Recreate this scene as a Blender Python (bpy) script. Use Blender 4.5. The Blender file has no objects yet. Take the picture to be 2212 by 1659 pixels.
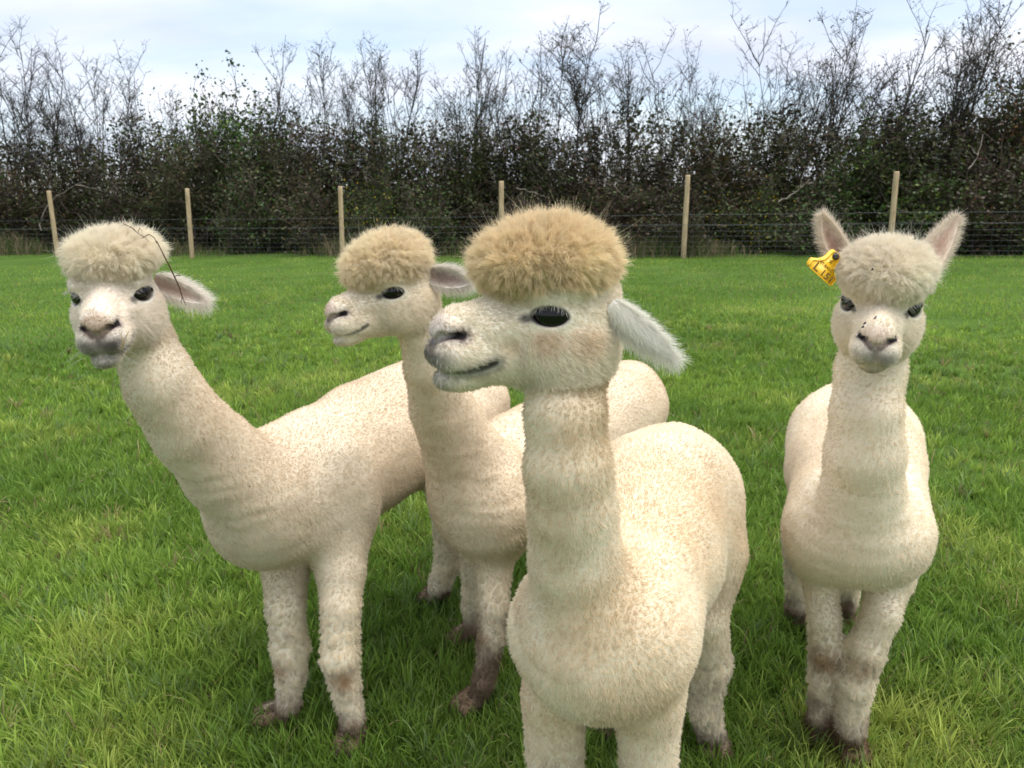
import bpy, math, random
import numpy as np
from mathutils import Matrix, Vector
from mathutils.kdtree import KDTree

random.seed(7)
rng = np.random.default_rng(7)
R = math.radians
scene = bpy.context.scene
C = scene.collection

# ------------------------------------------------------------------ camera
W, H, F = 2212.0, 1659.0, 1671.0          # the photograph's frame and focal length in its own pixels
HC, PIT, ROLL = 1.45, R(14.3), R(1.0)
fwd = np.array([0, math.cos(PIT), -math.sin(PIT)])
up0 = np.array([0, math.sin(PIT), math.cos(PIT)])
rt0 = np.array([1.0, 0, 0])
cam_r = rt0 * math.cos(ROLL) - up0 * math.sin(ROLL)
cam_u = up0 * math.cos(ROLL) + rt0 * math.sin(ROLL)
cam = bpy.data.objects.new('camera', bpy.data.cameras.new('camera'))
C.objects.link(cam)
cam.matrix_world = Matrix(((cam_r[0], cam_u[0], -fwd[0], 0), (cam_r[1], cam_u[1], -fwd[1], 0),
                           (cam_r[2], cam_u[2], -fwd[2], HC), (0, 0, 0, 1)))
cam.data.sensor_width = 36.0
cam.data.lens = 36.0 * F / W
cam.data.clip_start = 0.05
cam.data.clip_end = 2000
cam.data.dof.use_dof = True
cam.data.dof.focus_distance = 1.55
cam.data.dof.aperture_fstop = 9.0
scene.camera = cam

# ------------------------------------------------------------------ sky and sun
SUN_EL, SUN_AZ = R(72), R(100)           # azimuth from +Y towards +X: high on the right, veiled by cloud
world = bpy.data.worlds.new('World')
scene.world = world
world.use_nodes = True
nt = world.node_tree
for n in list(nt.nodes):
    nt.nodes.remove(n)
def wn(t, **kw):
    n = nt.nodes.new(t)
    for k, v in kw.items():
        setattr(n, k, v)
    return n
out = wn('ShaderNodeOutputWorld')
bg = wn('ShaderNodeBackground')
sky = wn('ShaderNodeTexSky', sky_type='NISHITA', sun_disc=False, sun_elevation=SUN_EL, sun_rotation=SUN_AZ)
sky.air_density = 1.0; sky.dust_density = 0.6; sky.ozone_density = 3.0
bg.inputs['Strength'].default_value = 0.090
tc = wn('ShaderNodeTexCoord')
sep = wn('ShaderNodeSeparateXYZ')
nt.links.new(tc.outputs['Generated'], sep.inputs[0])
zz = wn('ShaderNodeMath', operation='MAXIMUM'); zz.inputs[1].default_value = 0.0
nt.links.new(sep.outputs['Z'], zz.inputs[0])
za = wn('ShaderNodeMath', operation='ADD'); za.inputs[1].default_value = 0.22
nt.links.new(zz.outputs[0], za.inputs[0])
comb = wn('ShaderNodeCombineXYZ')
for i, a in enumerate('XY'):
    d = wn('ShaderNodeMath', operation='DIVIDE')
    nt.links.new(sep.outputs[a], d.inputs[0]); nt.links.new(za.outputs[0], d.inputs[1])
    nt.links.new(d.outputs[0], comb.inputs[i])
cn = wn('ShaderNodeTexNoise'); cn.inputs['Scale'].default_value = 1.15; cn.inputs['Detail'].default_value = 6
cn.inputs['Roughness'].default_value = 0.5; cn.inputs['Distortion'].default_value = 0.25
mp = wn('ShaderNodeMapping'); mp.inputs['Location'].default_value = (3.1, 1.7, 0); mp.inputs['Scale'].default_value = (0.8, 1.25, 1)
nt.links.new(comb.outputs[0], mp.inputs[0]); nt.links.new(mp.outputs[0], cn.inputs['Vector'])
cr = wn('ShaderNodeValToRGB')
cr.color_ramp.elements[0].position = 0.36; cr.color_ramp.elements[1].position = 0.62
cr.color_ramp.elements[0].color = (0.42, 0.42, 0.42, 1); cr.color_ramp.elements[1].color = (1, 1, 1, 1)
nt.links.new(cn.outputs['Fac'], cr.inputs[0])
cn2 = wn('ShaderNodeTexNoise'); cn2.inputs['Scale'].default_value = 0.9; cn2.inputs['Detail'].default_value = 4
mp2 = wn('ShaderNodeMapping'); mp2.inputs['Location'].default_value = (-2.3, 5.2, 0)
nt.links.new(comb.outputs[0], mp2.inputs[0]); nt.links.new(mp2.outputs[0], cn2.inputs['Vector'])
cc = wn('ShaderNodeValToRGB')          # grey to white cloud, in units of the sky's brightness
cc.color_ramp.elements[0].position = 0.35; cc.color_ramp.elements[1].position = 0.65
cc.color_ramp.elements[0].color = (4.2, 4.5, 5.3, 1); cc.color_ramp.elements[1].color = (6.1, 6.3, 6.8, 1)
nt.links.new(cn2.outputs['Fac'], cc.inputs[0])
mix = wn('ShaderNodeMix', data_type='RGBA')
nt.links.new(cr.outputs['Color'], mix.inputs['Factor'])
nt.links.new(sky.outputs[0], mix.inputs['A']); nt.links.new(cc.outputs['Color'], mix.inputs['B'])
nt.links.new(mix.outputs['Result'], bg.inputs['Color'])
nt.links.new(bg.outputs[0], out.inputs[0])

sun = bpy.data.objects.new('sun', bpy.data.lights.new('sun', 'SUN'))
C.objects.link(sun)
sun.data.energy = 2.0
sun.data.angle = R(60)
sun.data.color = (1.0, 0.97, 0.92)
sd = Vector((math.sin(SUN_AZ) * math.cos(SUN_EL), math.cos(SUN_AZ) * math.cos(SUN_EL), math.sin(SUN_EL)))
sun.rotation_euler = sd.to_track_quat('Z', 'Y').to_euler()

vs = scene.view_settings
vs.view_transform = 'Standard'; vs.look = 'None'; vs.gamma = 1.0; vs.exposure = 1.12; vs.use_curve_mapping = False
scene.cycles.use_denoising = True
scene.cycles.max_bounces = 6
scene.cycles.diffuse_bounces = 3
scene.cycles.transmission_bounces = 4
scene.cycles.sample_clamp_indirect = 6.0

# ------------------------------------------------------------------ helpers
def P(px, py, z):
    """a point at view depth z on the sight line through a place in the photograph"""
    return np.array([0, 0, HC]) + z * (fwd + cam_r * (px - W / 2) / F + cam_u * (H / 2 - py) / F)
def G(px, py, h=0.0):
    d = P(px, py, 1.0) - np.array([0, 0, HC])
    return np.array([0, 0, HC]) + d * (h - HC) / d[2]
def unit(v):
    v = np.asarray(v, float)
    return v / (np.linalg.norm(v, axis=-1, keepdims=True) + 1e-12)
def lin(r, g, b):
    f = lambda c: c / 12.92 if c <= 0.04045 else ((c + 0.055) / 1.055) ** 2.4
    return np.array([f(r / 255), f(g / 255), f(b / 255)])

_lat = rng.random((64, 64, 64)).astype(np.float32)
def vnoise(p, scale=1.0):
    """smooth value noise 0..1 at points p (n,3)"""
    q = np.asarray(p, float) * scale
    i = np.floor(q).astype(int); f = q - i; f = f * f * (3 - 2 * f)
    i0 = i & 63; i1 = (i + 1) & 63
    x0, y0, z0 = i0[:, 0], i0[:, 1], i0[:, 2]; x1, y1, z1 = i1[:, 0], i1[:, 1], i1[:, 2]
    fx, fy, fz = f[:, 0], f[:, 1], f[:, 2]
    a = _lat[x0, y0, z0] * (1 - fx) + _lat[x1, y0, z0] * fx
    b = _lat[x0, y1, z0] * (1 - fx) + _lat[x1, y1, z0] * fx
    c = _lat[x0, y0, z1] * (1 - fx) + _lat[x1, y0, z1] * fx
    d = _lat[x0, y1, z1] * (1 - fx) + _lat[x1, y1, z1] * fx
    return (a * (1 - fy) + b * fy) * (1 - fz) + (c * (1 - fy) + d * fy) * fz
def fnoise(p, scale=1.0, o=3):
    s = 0; a = 1; t = 0
    for k in range(o):
        s = s + a * vnoise(np.asarray(p) + 17.3 * k, scale * 2 ** k); t += a; a *= 0.5
    return s / t
def n2(xy, scale, o=3, off=0.0):
    return fnoise(np.column_stack([xy[:, 0], xy[:, 1], np.full(len(xy), 3.3 + off)]), scale, o)

def mesh_np(name, v, faces, col=None, smooth=False):
    """faces: list of (m,k) int arrays"""
    me = bpy.data.meshes.new(name)
    v = np.asarray(v, np.float32)
    faces = [np.asarray(f, np.int32) for f in faces if len(f)]
    me.vertices.add(len(v)); me.vertices.foreach_set('co', v.ravel())
    tot = sum(f.size for f in faces); np_ = sum(len(f) for f in faces)
    me.loops.add(tot); me.polygons.add(np_)
    me.loops.foreach_set('vertex_index', np.concatenate([f.ravel() for f in faces]))
    sizes = np.concatenate([np.full(len(f), f.shape[1], np.int32) for f in faces])
    st = np.concatenate([[0], np.cumsum(sizes)[:-1]]).astype(np.int32)
    me.polygons.foreach_set('loop_start', st)
    me.update(calc_edges=True)
    if smooth:
        me.polygons.foreach_set('use_smooth', np.ones(np_, bool))
    if col is not None:
        a = me.attributes.new('col', 'FLOAT_COLOR', 'POINT')
        c = np.ones((len(v), 4), np.float32); c[:, :3] = col
        a.data.foreach_set('color', c.ravel())
    me.validate()
    return me
def link(name, data, mat=None, parent=None):
    o = bpy.data.objects.new(name, data)
    C.objects.link(o)
    if mat is not None and data is not None:
        data.materials.clear(); data.materials.append(mat)
    if parent is not None:
        o.parent = parent
    return o
def tag(o, label=None, cat=None, group=None, kind=None):
    if label: o['label'] = label
    if cat: o['category'] = cat
    if group: o['group'] = group
    if kind: o['kind'] = kind
    return o
def empty(name, loc=(0, 0, 0)):
    o = bpy.data.objects.new(name, None)
    o.location = [float(c) for c in loc]; o.empty_display_size = 0.1
    C.objects.link(o)
    return o

def tubes(paths, sides=4):
    """paths: list of (pts (k,3), radii (k,)) -> verts, quads"""
    V, Q, n = [], [], 0
    ang = np.arange(sides) * 2 * math.pi / sides
    for pts, rad in paths:
        pts = np.asarray(pts, float); k = len(pts)
        t = unit(np.gradient(pts, axis=0))
        ref = np.where(np.abs(t[:, 2:3]) > 0.9, [[1.0, 0, 0]], [[0, 0, 1.0]])
        a = unit(np.cross(t, ref)); b = np.cross(t, a)
        ring = pts[:, None] + np.asarray(rad)[:, None, None] * (a[:, None] * np.cos(ang)[None, :, None] + b[:, None] * np.sin(ang)[None, :, None])
        V.append(ring.reshape(-1, 3))
        i = np.arange(k - 1)[:, None] * sides; j = np.arange(sides)[None]
        j2 = (j + 1) % sides
        Q.append(np.stack([i + j, i + j2, i + sides + j2, i + sides + j], -1).reshape(-1, 4) + n)
        n += k * sides
    return np.concatenate(V), np.concatenate(Q)

# ------------------------------------------------------------------ materials
def mat(name):
    m = bpy.data.materials.new(name); m.use_nodes = True
    t = m.node_tree
    return m, t, t.nodes['Principled BSDF'], t.nodes['Material Output']
def N(t, kind, **kw):
    n = t.nodes.new(kind)
    for k, v in kw.items():
        setattr(n, k, v)
    return n
def simple(name, col, rough=0.7, spec=0.3, noise=0.0, nscale=20, bump=0.0):
    m, t, p, o = mat(name)
    p.inputs['Base Color'].default_value = (*col, 1)
    p.inputs['Roughness'].default_value = rough
    p.inputs['Specular IOR Level'].default_value = spec
    if noise or bump:
        c = N(t, 'ShaderNodeTexCoord'); x = N(t, 'ShaderNodeTexNoise'); x.inputs['Scale'].default_value = nscale
        x.inputs['Detail'].default_value = 5
        t.links.new(c.outputs['Object'], x.inputs['Vector'])
        if noise:
            r = N(t, 'ShaderNodeMapRange'); r.inputs['From Min'].default_value = 0.3; r.inputs['From Max'].default_value = 0.7
            r.inputs['To Min'].default_value = 1 - noise; r.inputs['To Max'].default_value = 1 + noise
            t.links.new(x.outputs['Fac'], r.inputs['Value'])
            h = N(t, 'ShaderNodeVectorMath', operation='SCALE'); h.inputs[0].default_value = col
            t.links.new(r.outputs[0], h.inputs['Scale']); t.links.new(h.outputs[0], p.inputs['Base Color'])
        if bump:
            b = N(t, 'ShaderNodeBump'); b.inputs['Strength'].default_value = bump; b.inputs['Distance'].default_value = 0.01
            t.links.new(x.outputs['Fac'], b.inputs['Height']); t.links.new(b.outputs[0], p.inputs['Normal'])
    return m
def leafy(name, trans=0.35, rough=0.55, spec=0.25, obj_var=0.0):
    """leaf material: colour per leaf from the 'col' attribute, some light let through"""
    m, t, p, o = mat(name)
    a = N(t, 'ShaderNodeAttribute', attribute_name='col')
    src = a.outputs['Color']
    if obj_var:
        oi = N(t, 'ShaderNodeObjectInfo'); hs = N(t, 'ShaderNodeHueSaturation')
        r = N(t, 'ShaderNodeMapRange'); r.inputs['To Min'].default_value = 1 - obj_var; r.inputs['To Max'].default_value = 1 + obj_var
        t.links.new(oi.outputs['Random'], r.inputs['Value']); t.links.new(r.outputs[0], hs.inputs['Value'])
        r2 = N(t, 'ShaderNodeMapRange'); r2.inputs['To Min'].default_value = 0.47; r2.inputs['To Max'].default_value = 0.515
        t.links.new(oi.outputs['Random'], r2.inputs['Value']); t.links.new(r2.outputs[0], hs.inputs['Hue'])
        t.links.new(src, hs.inputs['Color']); src = hs.outputs['Color']
    t.links.new(src, p.inputs['Base Color'])
    p.inputs['Roughness'].default_value = rough; p.inputs['Specular IOR Level'].default_value = spec
    tr = N(t, 'ShaderNodeBsdfTranslucent'); mx = N(t, 'ShaderNodeMixShader'); mx.inputs[0].default_value = trans
    t.links.new(src, tr.inputs['Color'])
    t.links.new(p.outputs[0], mx.inputs[1]); t.links.new(tr.outputs[0], mx.inputs[2]); t.links.new(mx.outputs[0], o.inputs[0])
    return m
M_grass = leafy('grass_blade', 0.45, 0.5, 0.25)
M_dry = leafy('dry_grass', 0.3, 0.7, 0.2)
M_leaf = leafy('hedge_leaf', 0.25, 0.45, 0.3, 0.35)
M_twigleaf = leafy('tree_leaf', 0.3, 0.5, 0.25, 0.2)
M_bark = simple('bark', (0.05, 0.042, 0.034), 0.9, 0.15, 0.4, 6)
M_twig = simple('twig', (0.085, 0.066, 0.052), 0.9, 0.15, 0.3, 3)
M_deadwood = simple('dead_wood', (0.22, 0.19, 0.155), 0.9, 0.15, 0.3, 8)

# ------------------------------------------------------------------ ground
gx = np.concatenate([[-600, -200, -80, -40], np.linspace(-22, 22, 150), [40, 80, 200, 600]])
gy = np.concatenate([[-300, -80, -20, -6], np.linspace(-2, 26, 150), [40, 80, 200, 600]])
X, Y = np.meshgrid(gx, gy)
xy = np.column_stack([X.ravel(), Y.ravel()])
near = (np.abs(xy[:, 0]) < 21) & (xy[:, 1] > -1.9) & (xy[:, 1] < 25.5)
def ground_z(xy):
    xy = np.asarray(xy, float)
    a = (n2(xy, 0.9, 2) - 0.5) * 0.05 + (n2(xy, 3.5, 2, 9) - 0.5) * 0.02
    fade = np.clip((np.hypot(xy[:, 0], xy[:, 1]) - 2.6) / 2.0, 0, 1)      # level where the animals stand
    return a * fade * np.clip((21 - np.abs(xy[:, 0])) / 3, 0, 1) * np.clip((25 - xy[:, 1]) / 3, 0, 1)
gz = np.where(near, ground_z(xy), 0.0)
nx, ny = len(gx), len(gy)
i = np.arange(ny - 1)[:, None] * nx + np.arange(nx - 1)[None]
gq = np.stack([i, i + 1, i + nx + 1, i + nx], -1).reshape(-1, 4)
m, t, p, o = mat('turf_soil')
c_ = N(t, 'ShaderNodeTexCoord'); x1 = N(t, 'ShaderNodeTexNoise'); x1.inputs['Scale'].default_value = 0.8; x1.inputs['Detail'].default_value = 8
x1.inputs['Roughness'].default_value = 0.7
t.links.new(c_.outputs['Object'], x1.inputs['Vector'])
r1 = N(t, 'ShaderNodeValToRGB')
r1.color_ramp.elements[0].position = 0.35; r1.color_ramp.elements[0].color = (0.05, 0.095, 0.015, 1)
r1.color_ramp.elements[1].position = 0.72; r1.color_ramp.elements[1].color = (0.11, 0.15, 0.035, 1)
e = r1.color_ramp.elements.new(0.55); e.color = (0.07, 0.13, 0.02, 1)
t.links.new(x1.outputs['Fac'], r1.inputs[0]); t.links.new(r1.outputs['Color'], p.inputs['Base Color'])
p.inputs['Roughness'].default_value = 0.95; p.inputs['Specular IOR Level'].default_value = 0.1
ground = link('ground', mesh_np('ground', np.column_stack([xy, gz]), [gq], smooth=True), m)
tag(ground, 'green pasture ground under the grass', 'ground', kind='structure')

# ------------------------------------------------------------------ grass
FA, FB = np.array([-11.035, 19.126]), np.array([7.305, 15.019])           # the fence line on the ground
FD = unit(FB - FA); FN = np.array([-FD[1], FD[0]])                        # along it, and away from the camera
def fence_off(xy):
    return (np.asarray(xy) - FA) @ FN                                    # >0: behind the fence
def grass_mesh(name, xy, L, wd, lean_amt, col, azim=None, short=False):
    """blades of three faces, bent over, one colour each"""
    n = len(xy)
    z = ground_z(xy) - 0.004
    az = rng.random(n) * 2 * math.pi
    flow = n2(xy, 1.3, 2, 40) * 4 * math.pi
    az2 = np.where(rng.random(n) < 0.55, flow + rng.normal(0, 0.7, n), az)
    if azim is not None: az2 = azim
    ld = np.column_stack([np.cos(az2), np.sin(az2)])
    sa = rng.random(n) * math.pi
    side = np.column_stack([np.cos(sa), np.sin(sa)])
    lean = np.clip(lean_amt * (0.35 + rng.random(n) * 1.1), 0, 1.35)
    b = np.column_stack([xy, z])
    def at(f, ang):
        return np.column_stack([ld * (np.sin(ang) * f * L)[:, None], np.cos(ang) * f * L])
    p1 = b + at(0.45, lean * 0.45); p2 = p1 + at(0.3, lean * 0.95); p3 = p2 + at(0.25, lean * 1.5)
    s3 = np.column_stack([side, np.zeros(n)]) * (wd / 2)[:, None]
    if short:                                  # far off: one bend is enough
        V = np.stack([b - s3 * 0.8, b + s3 * 0.8, p1 - s3, p1 + s3, p3], 1).reshape(-1, 3)
        k = np.arange(n)[:, None] * 5
        return mesh_np(name, V, [k + np.array([[0, 1, 3, 2]]), k + np.array([[2, 3, 4]])], np.repeat(col, 5, 0))
    V = np.stack([b - s3 * 0.8, b + s3 * 0.8, p1 - s3, p1 + s3, p2 - s3 * 0.7, p2 + s3 * 0.7, p3], 1).reshape(-1, 3)
    k = np.arange(n)[:, None] * 7
    Q = np.concatenate([k + np.array([[0, 1, 3, 2]]), k + np.array([[2, 3, 5, 4]])])
    T = k + np.array([[4, 5, 6]])
    return mesh_np(name, V, [Q, T], np.repeat(col, 7, 0))
def grass_colour(xy, dry=0.05):
    n = len(xy)
    a = n2(xy, 0.55, 3, 60)[:, None]; b2 = n2(xy, 2.2, 2, 80)[:, None]; r = rng.random((n, 1))
    deep = np.array([0.165, 0.275, 0.042]); mid = np.array([0.30, 0.43, 0.07]); yel = np.array([0.43, 0.50, 0.11]); blue = np.array([0.19, 0.27, 0.11])
    t1 = np.clip((a - 0.34) * 2.6 + (r - 0.5) * 0.9, 0, 1)
    c = deep * (1 - t1) + mid * t1
    t2 = np.clip((b2 - 0.52) * 3.2 + (rng.random((n, 1)) - 0.62) * 1.2, 0, 1)
    c = c * (1 - t2) + yel * t2
    t3 = (rng.random((n, 1)) < 0.10) * 0.7
    c = c * (1 - t3) + blue * t3
    d = rng.random(n) < dry
    c[d] = np.array([0.34, 0.27, 0.13]) * (0.6 + 0.6 * rng.random((d.sum(), 1)))
    return c * (0.8 + 0.4 * rng.random((n, 1)))
def wedge(n, d0, d1, half, power):
    """ground points seen ahead of the camera, thinning out as distance**-power"""
    u = rng.random(n)
    k = 2 - power
    d = (d0 ** k + u * (d1 ** k - d0 ** k)) ** (1 / k)
    th = (rng.random(n) * 2 - 1) * half
    return np.column_stack([d * np.sin(th), d * np.cos(th)]), d
xy, d = wedge(232000, 0.75, 19.5, R(40.5), 1.75)
worn = np.clip((n2(xy, 0.8, 3, 500) - 0.60) * 9, 0, 1) * (d > 3.2)
keep = (fence_off(xy) < 0.5) & (rng.random(len(xy)) > 0.5 * worn) & (rng.random(len(xy)) < np.clip(0.35 + 1.6 * n2(xy, 2.7, 2, 120), 0, 1))
xy, d, worn = xy[keep], d[keep], worn[keep]
L = (0.034 + 0.050 * n2(xy, 1.6, 3, 20) + 0.022 * rng.random(len(xy))) * np.clip(1.12 - 0.03 * d, 0.6, 1.1) * (1 - 0.45 * worn)
gc = grass_colour(xy, 0.035)
gc = gc + (np.array([0.30, 0.26, 0.12]) - gc) * (0.55 * worn * rng.random(len(xy)))[:, None]
wd = np.clip(0.0022 + 0.0009 * d, 0.0030, 0.012) * (0.7 + 0.6 * rng.random(len(xy)))
# tufts: blades that fan out from a common root
tx, td_ = wedge(12500, 0.85, 9.0, R(40), 1.7)
nb = 11
cx = np.repeat(tx, nb, 0); dd_ = np.repeat(td_, nb)
tuft_dir = rng.random(len(cx)) * 2 * math.pi
xy2 = cx + np.column_stack([np.cos(tuft_dir), np.sin(tuft_dir)]) * (0.004 + 0.018 * rng.random((len(cx), 1)))
L2 = np.repeat(0.055 + 0.065 * rng.random(len(tx)), nb) * (0.65 + 0.6 * rng.random(len(cx))) * np.clip(1.1 - 0.05 * dd_, 0.6, 1.1)
w2_ = np.clip(0.0034 + 0.0008 * dd_, 0.0040, 0.010) * (0.7 + 0.6 * rng.random(len(cx)))
tc_ = np.repeat(grass_colour(tx, 0.02), nb, 0) * (0.8 + 0.4 * rng.random((len(cx), 1)))
o = link('grass_tufts', grass_mesh('grass_tufts', xy2, L2, w2_, np.full(len(cx), 0.60), tc_, tuft_dir), M_grass)
tag(o, 'coarser tufts of pasture grass standing through the turf', 'grass', kind='stuff')
nr = d < 4.2
for nm, sel, sh, lab_ in (('grass', nr, False, 'short green pasture grass covering the near field'), ('meadow_grass', ~nr, True, 'grazed green grass of the field further off')):
    o = link(nm, grass_mesh(nm, xy[sel], L[sel], wd[sel], np.full(int(sel.sum()), 0.62), gc[sel], None, sh), M_grass)
    tag(o, lab_, 'grass', kind='stuff')
# longer loose blades and dry stalks among it
xy, d = wedge(9000, 0.9, 15, R(45), 1.7)
L = 0.08 + 0.06 * rng.random(len(xy))
o = link('long_grass', grass_mesh('long_grass', xy, L, np.clip(0.0025 + 0.0007 * d, 0.003, 0.008), np.full(len(xy), 0.85), grass_colour(xy, 0.10)), M_grass)
tag(o, 'longer loose grass blades scattered through the turf', 'grass', kind='stuff')
# pale straw lying on the turf
xy, d = wedge(700, 1.2, 13, R(45), 1.3)
pa = []
for q, dd in zip(xy, d):
    a = rng.random() * 6.28; l = 0.02 + 0.05 * rng.random(); k = rng.normal(0, 0.6)
    s = np.linspace(0, 1, 4)
    z = 0.03 + 0.02 * rng.random() + float(ground_z(q[None])[0])
    pa.append((np.column_stack([q[0] + l * s * np.cos(a + k * s), q[1] + l * s * np.sin(a + k * s), z + 0.012 * np.sin(s * 3 + a)]), np.full(4, min(0.0011 + 0.0002 * dd, 0.003))))
v, q4 = tubes(pa, 3)
o = link('straw_litter', mesh_np('straw_litter', v, [q4], np.tile([[0.42, 0.34, 0.19]], (len(v), 1))), M_dry)
tag(o, 'pale straw bits lying in the grass', 'straw', kind='stuff')
# tall dead grass and rough green growth along the fence
n = 22000
s = rng.random(n) * 26 - 3; off = rng.normal(0.45, 0.4, n)
xy = FA + s[:, None] * FD + off[:, None] * FN
dens = n2(xy, 0.55, 2, 200)
k = rng.random(n) < np.clip((dens - 0.42) * 3.2, 0.05, 1)
xy = xy[k]; dens = dens[k]
L = 0.10 + 1.05 * np.clip(dens - 0.32, 0, 1) * (0.25 + 1.0 * rng.random(len(xy)))
col = np.array([0.33, 0.25, 0.155]) * (0.4 + 0.8 * rng.random((len(xy), 1)))
g = rng.random(len(xy)) < 0.55
col[g] = np.array([0.055, 0.10, 0.015]) * (0.6 + 0.8 * rng.random((g.sum(), 1)))
o = link('rough_grass', grass_mesh('rough_grass', xy, L, np.full(len(xy), 0.008), np.full(len(xy), 0.62), col), M_dry)
tag(o, 'tall dead straw coloured grass along the fence foot', 'dry grass', kind='stuff')

# ------------------------------------------------------------------ fence
m, t, p, o = mat('post_timber')
c_ = N(t, 'ShaderNodeTexCoord'); mpn = N(t, 'ShaderNodeMapping'); mpn.inputs['Scale'].default_value = (30, 30, 1.6)
x1 = N(t, 'ShaderNodeTexNoise'); x1.inputs['Scale'].default_value = 2; x1.inputs['Detail'].default_value = 6
t.links.new(c_.outputs['Object'], mpn.inputs[0]); t.links.new(mpn.outputs[0], x1.inputs['Vector'])
r1 = N(t, 'ShaderNodeValToRGB'); r1.color_ramp.elements[0].position = 0.3; r1.color_ramp.elements[0].color = (0.36, 0.25, 0.14, 1)
r1.color_ramp.elements[1].position = 0.7; r1.color_ramp.elements[1].color = (0.66, 0.51, 0.32, 1)
t.links.new(x1.outputs['Fac'], r1.inputs[0]); t.links.new(r1.outputs['Color'], p.inputs['Base Color'])
p.inputs['Roughness'].default_value = 0.85; p.inputs['Specular IOR Level'].default_value = 0.15
M_post = m
M_wire = simple('galvanised_wire', (0.17, 0.18, 0.185), 0.5, 0.5)
M_wire.node_tree.nodes['Principled BSDF'].inputs['Metallic'].default_value = 0.3
fence = empty('wire_fence', (*((FA + FB) / 2), 0))
tag(fence, 'post and wire netting stock fence in front of the hedge', 'fence')
def into(child, parent):
    child.parent = parent
    child.matrix_parent_inverse = Matrix.Translation(parent.location).inverted()
    return child
posts = [((125, 553), (105, 412)), ((415, 555), (404, 407)), ((740, 557), (735, 402)), ((1083, 557), (1083, 391)), ((1476, 557), (1486, 378)), ((1920, 557), (1937, 370))]
ptops = []
step = np.linalg.norm(FB - FA) / 5
for k in range(-2, 8):
    if 0 <= k < 6:
        base = G(*posts[k][0]); zc = float((base - [0, 0, HC]) @ fwd)
        # top: same plane across the view, so the photographed lean is kept
        top = P(*posts[k][1], zc); dxy = (base - top)[1]
        ray = P(*posts[k][1], 1.0) - np.array([0, 0, HC]); tt = base[1] / ray[1]
        top = np.array([0, 0, HC]) + ray * tt
    else:
        q = FA + FD * step * k
        base = np.array([*q, 0.0]); top = np.array([q[0] + rng.normal(0, 0.03), q[1], 1.55])
    base = base.copy(); d_ = unit(top - base); bot = base - d_ * 0.15
    ptops.append((base, top))
    rad = 0.05 + 0.004 * rng.random()
    ss = np.array([0, 0.3, 0.6, 0.9, 0.985, 1.0]); pts = bot + ss[:, None] * (top - bot)
    rr = rad * np.array([1.06, 1.03, 1.0, 0.97, 0.95, 0.80])
    v, q4 = tubes([(pts, rr)], 12)
    v[:, :2] += (vnoise(v * [1, 1, 0.3], 14)[:, None] - 0.5) * 0.006
    cap = np.arange(len(v) - 12, len(v))[None]
    o = into(link('post', mesh_np('post', v, [q4, cap], smooth=False), M_post), fence)
def along(h):
    """points on every post at height h, at the face towards the field"""
    return np.array([b + (t_ - b) * (h / (t_[2] - b[2])) - np.array([*FN, 0]) * 0.055 for b, t_ in ptops])
for h, rad in ((0.86, 0.0022), (0.665, 0.0022)):
    pts = along(h); fine = []
    for a, b in zip(pts[:-1], pts[1:]):
        for u in np.linspace(0, 1, 6)[:-1]:
            fine.append(a + (b - a) * u - np.array([0, 0, 0.012 * 4 * u * (1 - u)]))
    fine.append(pts[-1])
    v, q4 = tubes([(np.array(fine), np.full(len(fine), rad))], 5)
    into(link('line_wire', mesh_np('line_wire', v, [q4]), M_wire), fence)
net = []
heights = (0.64, 0.53, 0.43, 0.33, 0.23, 0.14, 0.05)
for h in heights:
    pts = along(h); net.append((pts, np.full(len(pts), 0.0014)))
lo, hi = along(0.05), along(0.64)
for a0, a1, b0, b1 in zip(lo[:-1], lo[1:], hi[:-1], hi[1:]):
    for u in (np.arange(12) + 0.5) / 12:
        net.append((np.array([a0 + (a1 - a0) * u, b0 + (b1 - b0) * u + [0.01 * rng.normal(), 0, 0]]), np.full(2, 0.0013)))
v, q4 = tubes(net, 4)
o = into(link('wire_netting', mesh_np('wire_netting', v, [q4]), M_wire), fence); o['kind'] = 'stuff'
# ------------------------------------------------------------------ hedge: bare trees and bushes
def hedge_xy(px, off):
    """the ground point seen in picture column px, off metres behind the fence line"""
    r = P(px, 480, 1.0) - np.array([0, 0, HC]); r2 = r[:2]
    o2 = FA + FN * off
    # t*r2 = o2 + s*FD
    A = np.array([[r2[0], -FD[0]], [r2[1], -FD[1]]])
    tt, s = np.linalg.solve(A, o2)
    return r2 * tt
def z_at(px, py, xy):
    r = P(px, py, 1.0) - np.array([0, 0, HC])
    return HC + r[2] * np.linalg.norm(xy) / np.linalg.norm(r[:2])
def leaf_cards(c, size, r_, flat=0.5, elong=1.7):
    """n pointed leaves (two triangles folded along the midrib) at points c"""
    n = len(c)
    ax = unit(r_.normal(size=(n, 3)) * [1, 1, 0.7]); nn = unit(np.cross(ax, r_.normal(size=(n, 3)) + [0, 0, flat]))
    sd_ = np.cross(ax, nn); s = (size * (0.6 + 0.8 * r_.random(n)))[:, None] if np.ndim(size) == 0 else np.asarray(size)[:, None]
    V = np.stack([c - ax * s * elong / 2, c + sd_ * s * 0.5 + nn * s * 0.15, c + ax * s * elong / 2, c - sd_ * s * 0.5 + nn * s * 0.15], 1).reshape(-1, 3)
    k = np.arange(n)[:, None] * 4
    return V, np.concatenate([k + np.array([[0, 1, 2]]), k + np.array([[0, 2, 3]])])
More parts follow.
